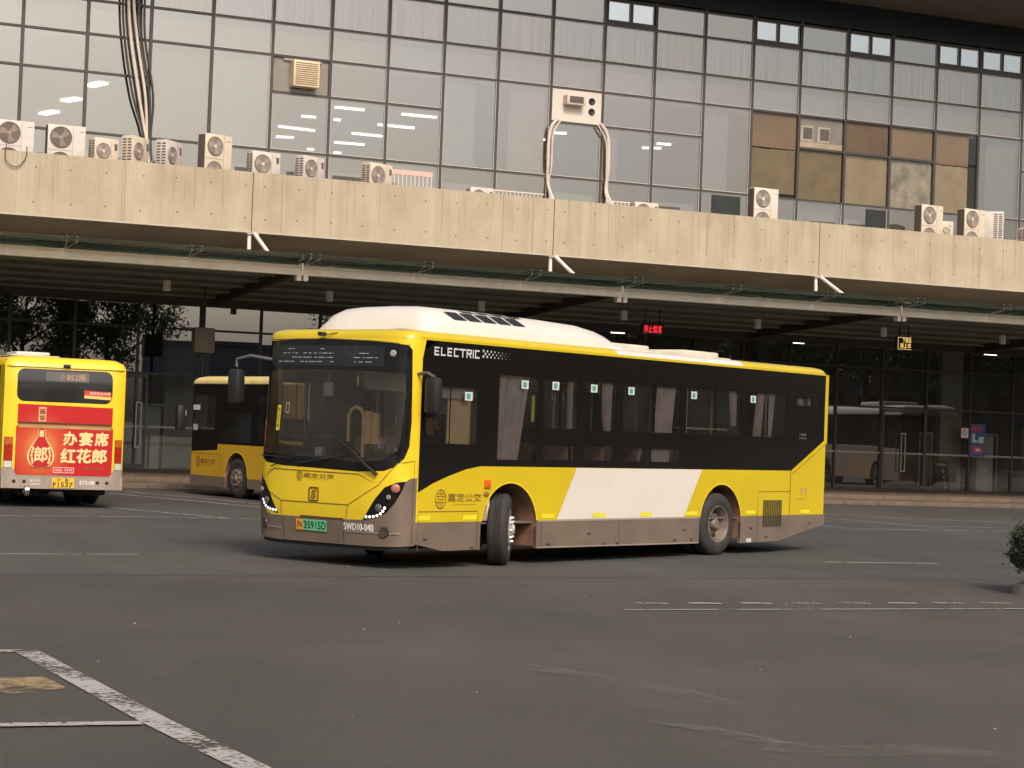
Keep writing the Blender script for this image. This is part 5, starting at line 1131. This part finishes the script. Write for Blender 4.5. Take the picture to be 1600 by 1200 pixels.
m_ = PP(MB().rbox((.10, h + .04, 1.50), (.28, h + .26, 2.10), .04), 'mirror', BLKM); PP(MB().tube([(-.05, h - .05, 2.3), (.15, h + .15, 2.25), (.18, h + .15, 2.08)], .02, 6), 'mirror_arm', BLKM, m_); PP(MB().box((.15, h + .02, 1.86), (.20, h + .035, 1.98)), 'painted_glint', STK, m_, 0)  # last small plate paints a glint on the mirror
wheel(root, -XA, h - .17, 1, 0, r=.47); wheel(root, -XA, -h + .17, -1, r=.47); wheel(root, -7.9, h - .17, 1, 0, True, r=.47); wheel(root, -7.9, -h + .17, -1, 0, True, r=.47)

# --- small bus on the left, seen from behind
WL, LL, HL_ = 2.30, 8.4, 2.86
FL = Vector((-.423, .906, 0)).normalized(); rc = Vector((-8.45, 37.45, 0)); o_ = rc + FL * LL
root, PP, lf, ring, h, zg = simple_bus('city_bus', o_, math.atan2(FL.y, FL.x), WL, LL, HL_, .34, 'yellow bus seen from behind at the left edge, red advertisement across its rear', YEL2, YEL2, GRYL, 2.0)
def RM(off=0.):     # rear face plane with softly rounded corners
    def m(y, z):
        a = abs(y); x = -LL - off
        x += max(0, a - (h - .22)) ** 2 * 1.9 + max(0, z - 2.35) * .10
        return (x, y, z)
    return m
RW = rrect(-.88, 2.00, .93, 2.62, .14, 5)
s = MB().patch([(-h, .60), (h, .60), (h, 2.70), (h - .06, 2.78), (-h + .06, 2.78), (-h, 2.70)], RM(), [RW], .12); PP(s, 'rear_panel', YEL2)
rw = PP(MB().patch(RW, RM(-.004), (), .15), 'rear_window', pm('rear_glass_dark', (.030, .029, .030), .10, var=.4, scale=1.2, spec=.6))
PP(MB().patch([(-.42, 2.40), (.40, 2.40), (.40, 2.58), (-.42, 2.58)], RM(-.002), (), .2), 'route_panel', pm('route_panel', (.10, .10, .095), .4), rw, 0)
s = MB(); put_text(s, '沪', .14, 2.44, .04, 2.53, RM(.001)); put_text(s, '852路', .0, 2.425, -.36, 2.55, RM(.001), .01); PP(s, 'route_lettering', pm('route_orange', (.42, .22, .12), .5, var=0, emit=(.9, .4, .2), es=.10), rw, 0)
s = PP(MB().patch([(-.86, 2.08), (-.34, 2.10), (-.34, 2.25), (-.86, 2.23)], RM(.002), (), .2), 'warning_sticker', pm('warn_red', (.62, .05, .03), .5, var=0), rw, 0)
PP(MB().patch([(-.86, 2.08), (-.34, 2.10), (-.34, 2.155), (-.86, 2.135)], RM(.004), (), .2), 'sticker_yellow', pm('warn_yellow', (.8, .55, .15), .5, var=0), s, 0)
t_ = MB(); put_text(t_, '保持安全车距', -.44, 2.17, -.84, 2.225, RM(.005), .01); PP(t_, 'sticker_lettering', STK, s, 0)
PP(MB().patch([(-h, .36), (h, .36), (h, .598), (-h, .598)], RM(), (), .12), 'rear_bumper', GRYL)
PP(MB().patch([(-h, .598), (-h, .74), (-.95, .74), (-.90, .62), (.86, .62), (.92, .74), (h, .74), (h, .598)], RM(.003), (), .12), 'bumper_top', GRYL)
# advertisement
def adm():
    m = bpy.data.materials.new('advert_red'); t, o = nodes(m); b = t.nodes.new('ShaderNodeBsdfPrincipled'); t.links.new(b.outputs[0], o.inputs[0]); b.inputs['Roughness'].default_value = .4
    tc = t.nodes.new('ShaderNodeTexCoord'); mp = t.nodes.new('ShaderNodeMapping'); mp.inputs['Location'].default_value = (0, -.44, -1.10); mp.inputs['Scale'].default_value = (0, 1.0, .8)
    mp.vector_type = 'POINT'; mp.inputs['Location'].default_value = (0, -.44, -.88)
    ln = t.nodes.new('ShaderNodeVectorMath'); ln.operation = 'LENGTH'; r = t.nodes.new('ShaderNodeValToRGB'); e = r.color_ramp.elements
    e[0].position = .12; e[0].color = (.66, .27, .07, 1); e[1].position = .62; e[1].color = (.50, .010, .011, 1); k = e.new(.34); k.color = (.58, .075, .022, 1)
    t.links.new(tc.outputs['Object'], mp.inputs[0]); t.links.new(mp.outputs[0], ln.inputs[0]); t.links.new(ln.outputs['Value'], r.inputs[0]); t.links.new(r.outputs[0], b.inputs['Base Color']); return m
AD = adm(); AD1 = PP(MB().patch([(-.90, 1.62), (.90, 1.62), (.90, 1.95), (-.90, 1.93)], RM(.008), (), .2), 'advert_panel', AD, None, 0)
AD2 = PP(MB().patch(rrect(-.92, .62, .92, 1.57, .07), RM(.010), (), .2), 'advert_panel', AD, None, 0)
PP(MB().patch([(-.90, 1.575), (.90, 1.575), (.90, 1.615), (-.90, 1.615)], RM(.004), (), .2), 'advert_gap', pm('gap_dark', (.10, .03, .015), .7), None, 0)
PP(MB().patch([(-.88, 1.50), (.88, 1.51), (.88, 1.56), (-.88, 1.555)], RM(.013), (), .2), 'advert_trim', pm('trim_gold', (.42, .28, .10), .5), AD2, 0)
CRM = pm('ad_cream', (.86, .62, .28), .5, var=0); DRD = pm('ad_dark_red', (.32, .012, .010), .5, var=0)
s = MB(); x = -.04
def cht(mb, ch, y0, z0, w_, h_, b_=.03, off=.014):
    k_ = b_ * w_ * .35
    for i_, (a_, c_) in enumerate(((0, 0), (k_, 0), (-k_, 0), (0, k_), (0, -k_))): put_text(mb, ch, y0 + a_, z0 + c_, y0 - w_ + a_, z0 + h_ + c_, RM(off + i_ * .0005), 0)
for i, ch in enumerate('办宴席'): cht(s, ch, .02 - i * .30, 1.20, .25, .25, .12)
for i, ch in enumerate('红花郎'): cht(s, ch, .06 - i * .30, .87, .27, .26, .12)
PP(s, 'advert_lettering', CRM, AD2, 0)
def bottle(k): return [(.44 + y * k, z) for y, z in [(-.055, 1.50), (-.06, 1.36), (-.10, 1.27), (-.18, 1.14), (-.225, 1.02), (-.225, .92), (-.18, .82), (-.12, .775), (.12, .775), (.18, .82), (.225, .92), (.225, 1.02), (.18, 1.14), (.10, 1.27), (.06, 1.36), (.055, 1.50)]]
PP(MB().patch(bottle(1.12), RM(.013), (), .3, False), 'advert_bottle_edge', CRM, AD2, 0); bt = PP(MB().patch(bottle(.98), RM(.016), (), .3, False), 'advert_bottle', pm('ad_red', (.50, .016, .014), .4, var=0), AD2, 0)
s = MB(); cht(s, '郎', .56, .87, .24, .28, .10, .019)
for sg in (1, -1):
    for q in range(5): s.patch(arc(.44 + sg * (.175 - abs(q - 2) * .012), .86 + q * .065, .022, .034, 0, 360, 8)[:-1], RM(.019), (), 1, False)
s.patch([(.40, 1.34), (.48, 1.34), (.475, 1.46), (.405, 1.46)], RM(.019), (), 1, False); PP(s, 'advert_print', CRM, AD2, 0)
s = MB().patch([(.37, 1.63), (.51, 1.63), (.51, 1.90), (.37, 1.90)], RM(.012), (), 1, False); q_ = PP(s, 'advert_neck', pm('ad_neck', (.78, .48, .22), .5, var=0), AD1, 0)
s = MB(); cht(s, '酱', .50, 1.77, .12, .11, .02, .016); cht(s, '香', .50, 1.65, .12, .10, .02, .016); PP(s, 'advert_print', DRD, AD1, 0)
s = MB().patch(rrect(-.20, .665, .20, .775, .02), RM(.014), [rrect(-.185, .68, .185, .76, .015)], 1, False); cht(s, '400-', .17, .69, .16, .055, .02); cht(s, '4999', -.01, .69, .16, .055, .02); PP(s, 'phone_box', pm('ad_pink', (.85, .42, .40), .5, var=0), AD2, 0)
s = MB(); cht(s, '中国红花郎', .62, .79 - .055, .36, .05, .01); cht(s, '喜庆时刻饮', -.38, .735, .40, .05, .01); PP(s, 'advert_small_print', pm('ad_brown', (.30, .10, .04), .5, var=0), AD2, 0)
# plate, lettering, lights
pl = PP(MB().patch([(-.21, .385), (.21, .385), (.21, .575), (-.21, .575)], RM(.012), (), .3, False), 'number_plate', pm('plate_yellow', (.85, .50, .04), .4, var=0), None, 0)
s = MB(); put_text(s, '沪', .12, .50, .04, .565, RM(.015), .01); put_text(s, 'B', -.04, .50, -.10, .565, RM(.015), .02); put_text(s, 'F1537', .19, .395, -.19, .49, RM(.015), .02); PP(s, 'plate_lettering', pm('plate_ink', (.02, .03, .02), .6), pl, 0)
s = MB(); put_text(s, '嘉定公交', .62, .49, .42, .535, RM(.006), .01); s.patch([(.62, .455), (.42, .455), (.44, .44), (.60, .44)], RM(.006), (), 1, False); put_text(s, 'E73-08', -.32, .45, -.60, .525, RM(.006), .02); PP(s, 'fleet_lettering', pm('fleet_white', (.66, .62, .58), .5), None, 0)
s = MB()
for y in (.92, .73, -.66, -.84): s.lathe([(0, .008), (.028, .008), (.036, 0)], Matrix.Translation((-LL + .001, y, .49)) @ Matrix.Rotation(R(90), 4, 'Z'), 14)
PP(s, 'parking_sensor', BLKM)
for sg in (1, -1):
    y0, y1 = sg * .965, sg * 1.12; zc = .745; lh = [(.745, .87, CLRL), (.88, 1.03, REDL), (1.04, 1.17, REDL), (1.18, 1.31, pm('amber_lens', (.55, .12, .02), .25, var=.2))]
    tl = PP(MB().patch([(y0, .735), (y1, .735), (y1, 1.32), (y0, 1.32)], RM(.004), (), .1), 'tail_light', BLKM, None, 0)
    for a, b_, mt in lh: PP(MB().patch([(y0 + sg * .008, a), (y1 - sg * .008, a), (y1 - sg * .008, b_), (y0 + sg * .008, b_)], RM(.010), (), .1), 'lens', mt, tl, 0)
vs_, fs_ = lf([(0, 2.66), (.02, 2.74), (.07, 2.80), (.16, 2.845), (.4, 2.86)], True)
PP(MB().add(vs_, fs_), 'roof', YEL2, None, 50)
for sgn in (1, -1):
    XR = LL - 2.05
    lowp = [(.2, .60), (2.0 - .5, .60)] + arc(2.0, .50, .52, .52, 170, 10, 12) + [(XR - .5, .60)] + arc(XR, .50, .52, .52, 170, 10, 12) + [(LL - .1, .60)]
    sideband(PP, h, lowp + [(LL - .1, 2.68), (LL - .55, 2.68), (LL - .55, 1.30), (.2, 1.30)], YEL2, 'side_panel', 0, sgn)
    wn = [(.3 + i * 1.5, 1.4, .3 + i * 1.5 + 1.38, 2.5) for i in range(5)]
    sideband(PP, h, [(.2, 1.30), (LL - .55, 1.30), (LL - .55, 2.68), (.2, 2.68)], BLK, 'window_band', 0, sgn, [rrect(*w_, .04, 2) for w_ in wn])
    for w_ in wn: sideband(PP, h, rrect(*w_, .04, 2), BGL, 'window', -.006, sgn)
    s = MB()
    for a, b_ in ((.2, 2.0 - .53), (2.53, XR - .53), (XR + .53, LL - .05)): s.prism([(a, .36), (b_, .36), (b_, .598), (a, .598)], lambda u, v, d_: (-u, sgn * (h - d_), v), .0, .05)
    PP(s, 'skirt', GRYL, None, 0)
    for xa in (2.0, XR): arch_liner(root, -xa, sgn * (h - .006), .53, .50, .5, sgn)
    PP(MB().box((-LL + .28, sgn * (h + .001), 1.65), (-LL + .38, sgn * (h + .006), 1.95)), 'side_reflector', YELO, None, 0)
endcap(-.2, .01, (.36, .60), 'bumper', GRYL); endcap(-.2, .01, (.60, 1.2), 'front_panel', YEL2); endcap(-.2, .01, (1.2, 2.68), 'windscreen', WSG)
PP(MB().box((-LL + .25, -.62, .30), (-.1, .62, .55)).box((-LL + .12, -h + .1, .36), (-LL + 1.4, h - .1, .5)), 'chassis', UND, None, 0); PP(MB().box((-LL + .2, -h + .05, .57), (-.15, h - .05, .6)), 'floor', INTD, None, 0)
PP(MB().rbox((-LL + .3, .35, .22), (-LL + 1.2, .75, .40), .05).rbox((-LL + .3, -.9, .24), (-LL + .8, -.2, .37), .05), 'exhaust_box', UND)
PP(MB().lathe([(0, .0), (.10, .02), (.10, .1)], Matrix.Translation((-LL - .0, .62, .32)), 12), 'exhaust_tip', CHRO)
PP(MB().rbox((-LL + .5, .05, 2.865), (-LL + 1.9, .98, 2.885), .01).rbox((-LL + .65, .2, 2.886), (-LL + 1.75, .85, 2.955), .04), 'roof_hatch', pm('hatch_cream', (.66, .60, .48), .5))
PP(MB().rbox((-LL - .02, -.06, 2.66), (-LL + .10, .08, 2.73), .015), 'rear_camera', BLKM)
for sy, rr_ in ((h - .17, 0), (-h + .17, 0)):
    wheel(root, -2.0, sy, 1 if sy > 0 else -1, r=.44); wheel(root, -(LL - 2.05), sy, 1 if sy > 0 else -1, 0, True, r=.44)

# --- coach outside the frame, whose reflection stands in the doors
cf = Vector((24.7, 61.4, 0)); cr = Vector((32.3, 50.5, 0)); dv = (cf - cr).normalized()
root, PP, lf, ring, h, zg = simple_bus('coach', cf, math.atan2(dv.y, dv.x), 2.5, 11.5, 3.5, .3, 'pale-roofed brown coach seen only as a reflection in the glass doors', GRY, WHT, GRY, 2.6)
CB = pm('coach_brown', (.66, .43, .30), .5, var=.15, scale=1.2)
for sgn in (1, -1):
    lowp = [(.15, .35), (2.1, .35)] + arc(2.6, .5, .55, .6, 195, -15, 14) + [(8.0 - .5, .35)] + arc(8.0, .5, .55, .6, 195, -15, 14) + [(11.35, .35)]
    sideband(PP, h, lowp + [(11.35, 1.65), (.15, 1.65)], CB, 'side_panel', 0, sgn); sideband(PP, h, [(.15, 1.65), (11.35, 1.65), (11.35, 3.0), (.15, 3.0)], BLK, 'window_band', 0, sgn)
    for xa in (2.6, 8.0): arch_liner(root, -xa, sgn * (h - .006), .56, .5, .5, sgn)
    sideband(PP, h, [(.15, 1.64), (11.35, 1.64), (11.35, 1.70), (3.2, 1.70), (1.2, 1.66)], WHT, 'side_stripe', .004, sgn)
ring0 = ring
rg = [ring(0, z) for z in (.35, 1.3)]
def cap2(zs, nm, mat):
    rg = [ring(0, z) for z in zs]
    for sel in (lambda p: p[0] > -.2, lambda p: p[0] < -11.3):
        q = [[p for p in r_ if sel(p)] for r_ in rg]
        if sel((0, 0)): n = len(q[0]) // 2; q = [r_[-n:] + r_[:n] for r_ in q]
        m = len(q[0]); PP(MB().add([p for r_ in q for p in r_], [(k, k + 1, k + 1 + m, k + m) for k in range(m - 1)]), nm, mat, None, 40)
cap2((.35, 1.4), 'end_panel', CB); cap2((1.4, 3.0), 'end_glass', BLK)
vs_, fs_ = lf([(0, 3.0), (.0, 3.1), (.05, 3.25), (.15, 3.35), (.4, 3.42)], True); PP(MB().add(vs_, fs_), 'roof', WHT, None, 50)
PP(MB().rbox((-5.5, -.8, 3.4), (-3.0, .8, 3.6), .08), 'roof_unit', WHT)
for x in (-2.6, -8.0):
    for sg in (1, -1): wheel(root, x, sg * (h - .17), sg, 0, x < -5, r=.5)

# ================= driver
SKIN = pm('skin', (.78, .42, .32), .55, var=.06); SHIRT = pm('driver_shirt', (.10, .10, .11), .8, var=.15); HAIR = pm('hair_black', (.012, .010, .009), .5)
def skinned(name, joints, edges, mat, parent=None, sub=2):
    me = bpy.data.meshes.new(name); me.from_pydata([j[0] for j in joints], edges, []); o = bpy.data.objects.new(name, me); C.objects.link(o)
    o.modifiers.new('s', 'SKIN'); md = o.modifiers.new('u', 'SUBSURF'); md.levels = sub; md.render_levels = sub
    lay = me.skin_vertices[0].data if me.skin_vertices else None
    if lay is None:
        bm = bmesh.new(); bm.from_mesh(me); bm.verts.layers.skin.verify(); bm.to_mesh(me); bm.free(); lay = me.skin_vertices[0].data
    for i, j in enumerate(joints): r_ = j[1] if isinstance(j[1], tuple) else (j[1], j[1]); lay[i].radius = r_; lay[i].use_root = (i == 0)
    bpy.context.view_layer.update(); ev = o.evaluated_get(bpy.context.evaluated_depsgraph_get()); m2 = bpy.data.meshes.new_from_object(ev)
    o.modifiers.clear(); o.data = m2; m2.materials.clear(); m2.materials.append(mat); m2.polygons.foreach_set('use_smooth', [True] * len(m2.polygons))
    if parent: o.parent = parent
    return o
dx0, dy0 = -1.06, .62
J = [((dx0, dy0, 1.14), (.15, .13)), ((dx0, dy0, 1.34), (.14, .12)), ((dx0 + .03, dy0, 1.55), (.16, .12)), ((dx0 + .06, dy0, 1.68), .06), ((dx0 + .08, dy0, 1.76), .055), ((dx0 + .10, dy0, 1.86), (.095, .085)), ((dx0 + .10, dy0, 1.94), (.088, .08)),
     ((dx0 + .03, dy0 + .20, 1.60), .065), ((dx0 + .12, dy0 + .27, 1.38), .048), ((dx0 + .38, dy0 + .22, 1.42), .036), ((dx0 + .46, dy0 + .19, 1.45), .030),
     ((dx0 + .03, dy0 - .20, 1.60), .065), ((dx0 + .12, dy0 - .27, 1.38), .048), ((dx0 + .38, dy0 - .20, 1.42), .036), ((dx0 + .46, dy0 - .17, 1.45), .030),
     ((dx0 + .22, dy0 + .12, 1.16), .085), ((dx0 + .45, dy0 + .15, 1.14), .065), ((dx0 + .48, dy0 + .15, .78), .045), ((dx0 + .58, dy0 + .15, .68), .035),
     ((dx0 + .22, dy0 - .12, 1.16), .085), ((dx0 + .45, dy0 - .15, 1.14), .065), ((dx0 + .48, dy0 - .15, .78), .045), ((dx0 + .58, dy0 - .15, .68), .035)]
ED = [(0, 1), (1, 2), (2, 3), (3, 4), (4, 5), (5, 6), (2, 7), (7, 8), (8, 9), (9, 10), (2, 11), (11, 12), (12, 13), (13, 14), (0, 15), (15, 16), (16, 17), (17, 18), (0, 19), (19, 20), (20, 21), (21, 22)]
def to_world(p): c_, s__ = cos(bh + pi), sin(bh + pi); return Vector((bo.x + p[0] * c_ - p[1] * s__, bo.y + p[0] * s__ + p[1] * c_, p[2]))
drv = skinned('person', J, ED, SHIRT); drv.location = bo; drv.rotation_euler = (0, 0, bh + pi)
drv.data.materials.append(SKIN); GLV = pm('glove_white', (.8, .78, .74), .8, var=.05); drv.data.materials.append(GLV)
for p in drv.data.polygons:
    c_ = p.center
    if c_.z > 1.70: p.material_index = 1
    elif c_.x > dx0 + .40 and c_.z > 1.3: p.material_index = 2
tag(drv, 'driver in dark clothes seated in the cab, both hands on the steering wheel', 'person')
hx, hz = dx0 + .10, 1.90
s = MB(); bm = bmesh.new(); bmesh.ops.create_uvsphere(bm, u_segments=20, v_segments=14, radius=1)
for v in bm.verts:
    q = v.co.copy(); v.co = Vector((hx - .012 + q.x * .112, dy0 + q.y * .098, hz + .028 + q.z * .108))
    if q.x > .25 and q.z < .45: v.co.x = hx + .02; v.co.z = max(v.co.z, hz + .075)
    if q.z < -.3: v.co.z = hz + .028 - .3 * .108 - .02
bm.verts.index_update(); s.add([v.co.copy() for v in bm.verts], [[v.index for v in f.verts] for f in bm.faces]); bm.free(); s.build('hair', HAIR, drv, 60)
s = MB(); s.rbox((hx + .085, dy0 - .014, hz - .055), (hx + .122, dy0 + .014, hz - .005), .010); s.build('nose', SKIN, drv)
for sg in (1, -1):
    MB().lathe([(0, .012), (.010, .008), (.013, 0)], Matrix.Translation((hx + .088, dy0 + sg * .034, hz + .002)) @ Matrix.Rotation(R(-90), 4, 'Z'), 10).build('eye', BLKM, drv)
    MB().rbox((hx - .02, dy0 + sg * .088, hz - .035), (hx + .015, dy0 + sg * .108, hz + .025), .008).build('ear', SKIN, drv)
    for k in range(5):   # fingers closed round the rim
        bx_, by_, bz_ = dx0 + .49 + (.0), dy0 + sg * .19 + sg * (k - 2) * .006, 1.425 + k * .018
        MB().tube([(bx_ - .03, by_, bz_), (bx_ + .02, by_ + sg * .012, bz_), (bx_ + .045, by_ + sg * .004, bz_ + .008), (bx_ + .035, by_ - sg * .014, bz_ + .010)], [.0095, .009, .0085, .007], 7).build('finger' if k < 4 else 'thumb', GLV, drv)
MB().rbox((hx + .082, dy0 - .024, hz - .082), (hx + .098, dy0 + .024, hz - .072), .004).build('mouth', pm('lips', (.30, .09, .07), .5), drv)

# ================= surroundings behind and beside the camera (seen in the glass)
CRN = pm('tree_leaf', (.045, .065, .022), .6, var=.5, scale=1.5); TRK = pm('tree_bark', (.08, .06, .045), .9, var=.3)
def tree(loc, h, r_, seed, label):
    t_ = empty('tree', loc, seed, label, 'tree', 'trees across the yard'); rr = random.Random(seed); cl = []
    s = MB().tube([(0, 0, 0), (.1, .05, h * .25), (0, .1, h * .5), (.1, 0, h * .8)], [.28, .22, .16, .06], 8)
    for k in range(7):
        a = k * 2.4; z = h * (.3 + .07 * k); e = Vector((cos(a) * r_ * .8, sin(a) * r_ * .8, z + h * .2)); s.tube([(.05, .05, z), (e * .5 + Vector((0, 0, z * .5)))[:], e[:]], [.12, .07, .03], 6); cl.append(e)
    s.build('trunk', TRK, t_)
    for k in range(26): a = rr.uniform(0, 6.3); q = rr.random() ** .5; cl.append(Vector((cos(a) * r_ * q, sin(a) * r_ * q, h * rr.uniform(.42, .98) * (1 - .12 * q))))
    s = MB()
    for c_ in cl:
        cr_ = rr.uniform(.16, .30) * r_ + .3
        for j in range(330):
            d_ = Vector((rr.gauss(0, 1), rr.gauss(0, 1), rr.gauss(0, .75))); d_.normalize(); p = c_ + d_ * cr_ * rr.uniform(.3, 1.05)
            a = Vector((rr.gauss(0, 1), rr.gauss(0, 1), rr.gauss(0, 1))).normalized(); b_ = a.orthogonal().normalized(); l = rr.uniform(.10, .20)
            s.add([p - b_ * l * .5, p + a * l, p + b_ * l * .5, p - a * l], [(0, 1, 2, 3)])
    s.build('crown', CRN, t_, 0); return t_
T0 = tree((41.8, -18.3, 0), 13, 5.0, 21, 'dark leafy tree seen only as a reflection in the left-hand glazing')
lab = 'dark leafy tree in the row across the yard, seen only as a dim reflection'
for i, (x, y, k) in enumerate([(36.6, -22.2, 1.0), (33, -26, 1.0), (28, -31, .95), (66, -13.5, 1.2), (72, -6, 1.25), (77, 2, 1.2), (81, 11, 1.3), (84, 20, 1.25), (86, 30, 1.3), (87, 40, 1.25), (20, -36, 1.1), (10, -40, 1.1), (0, -42, 1.1), (-10, -44, 1.1)]):
    c_ = copy_tree(T0); c_.location = (x, y, 0); c_.rotation_euler[2] = i * 1.7; c_.scale = (k, k, k); c_['label'] = lab
def block(x, y, wd, dp, h_, rz, label, col):
    t_ = empty('office_block', (x, y, 0), rz, label, 'building'); MB().box((-wd / 2, 0, 0), (wd / 2, dp, h_)).build('wall', pm('block_wall' + str(col[0]), col, .85, var=.1), t_, 0)
    s = MB()
    for k in range(int(wd / 3)):
        for j in range(int(h_ / 3.4)): s.box((-wd / 2 + .6 + k * 3, -.03, 1 + j * 3.4), (-wd / 2 + 2.4 + k * 3, -.001, 2.8 + j * 3.4)); s.box((-wd / 2 + .6 + k * 3, dp + .001, 1 + j * 3.4), (-wd / 2 + 2.4 + k * 3, dp + .03, 2.8 + j * 3.4))
    s.build('window', BLK, t_, 0); MB().box((-wd / 2 - .2, -.2, h_), (wd / 2 + .2, dp + .2, h_ + .5)).build('roof', pm('block_roof', (.12, .11, .10), .9), t_, 0)
block(88, -60, 20, 12, 9.3, R(218), 'low grey office block seen only as a reflection in the left-hand glazing', (.13, .14, .15))
block(20, -70, 80, 14, 12.0, R(180), 'long low building behind the trees, out of view', (.16, .15, .14))
block(105, 25, 90, 14, 13.0, R(-100), 'long dark building beyond the tree row on the right, out of view', (.10, .10, .10))
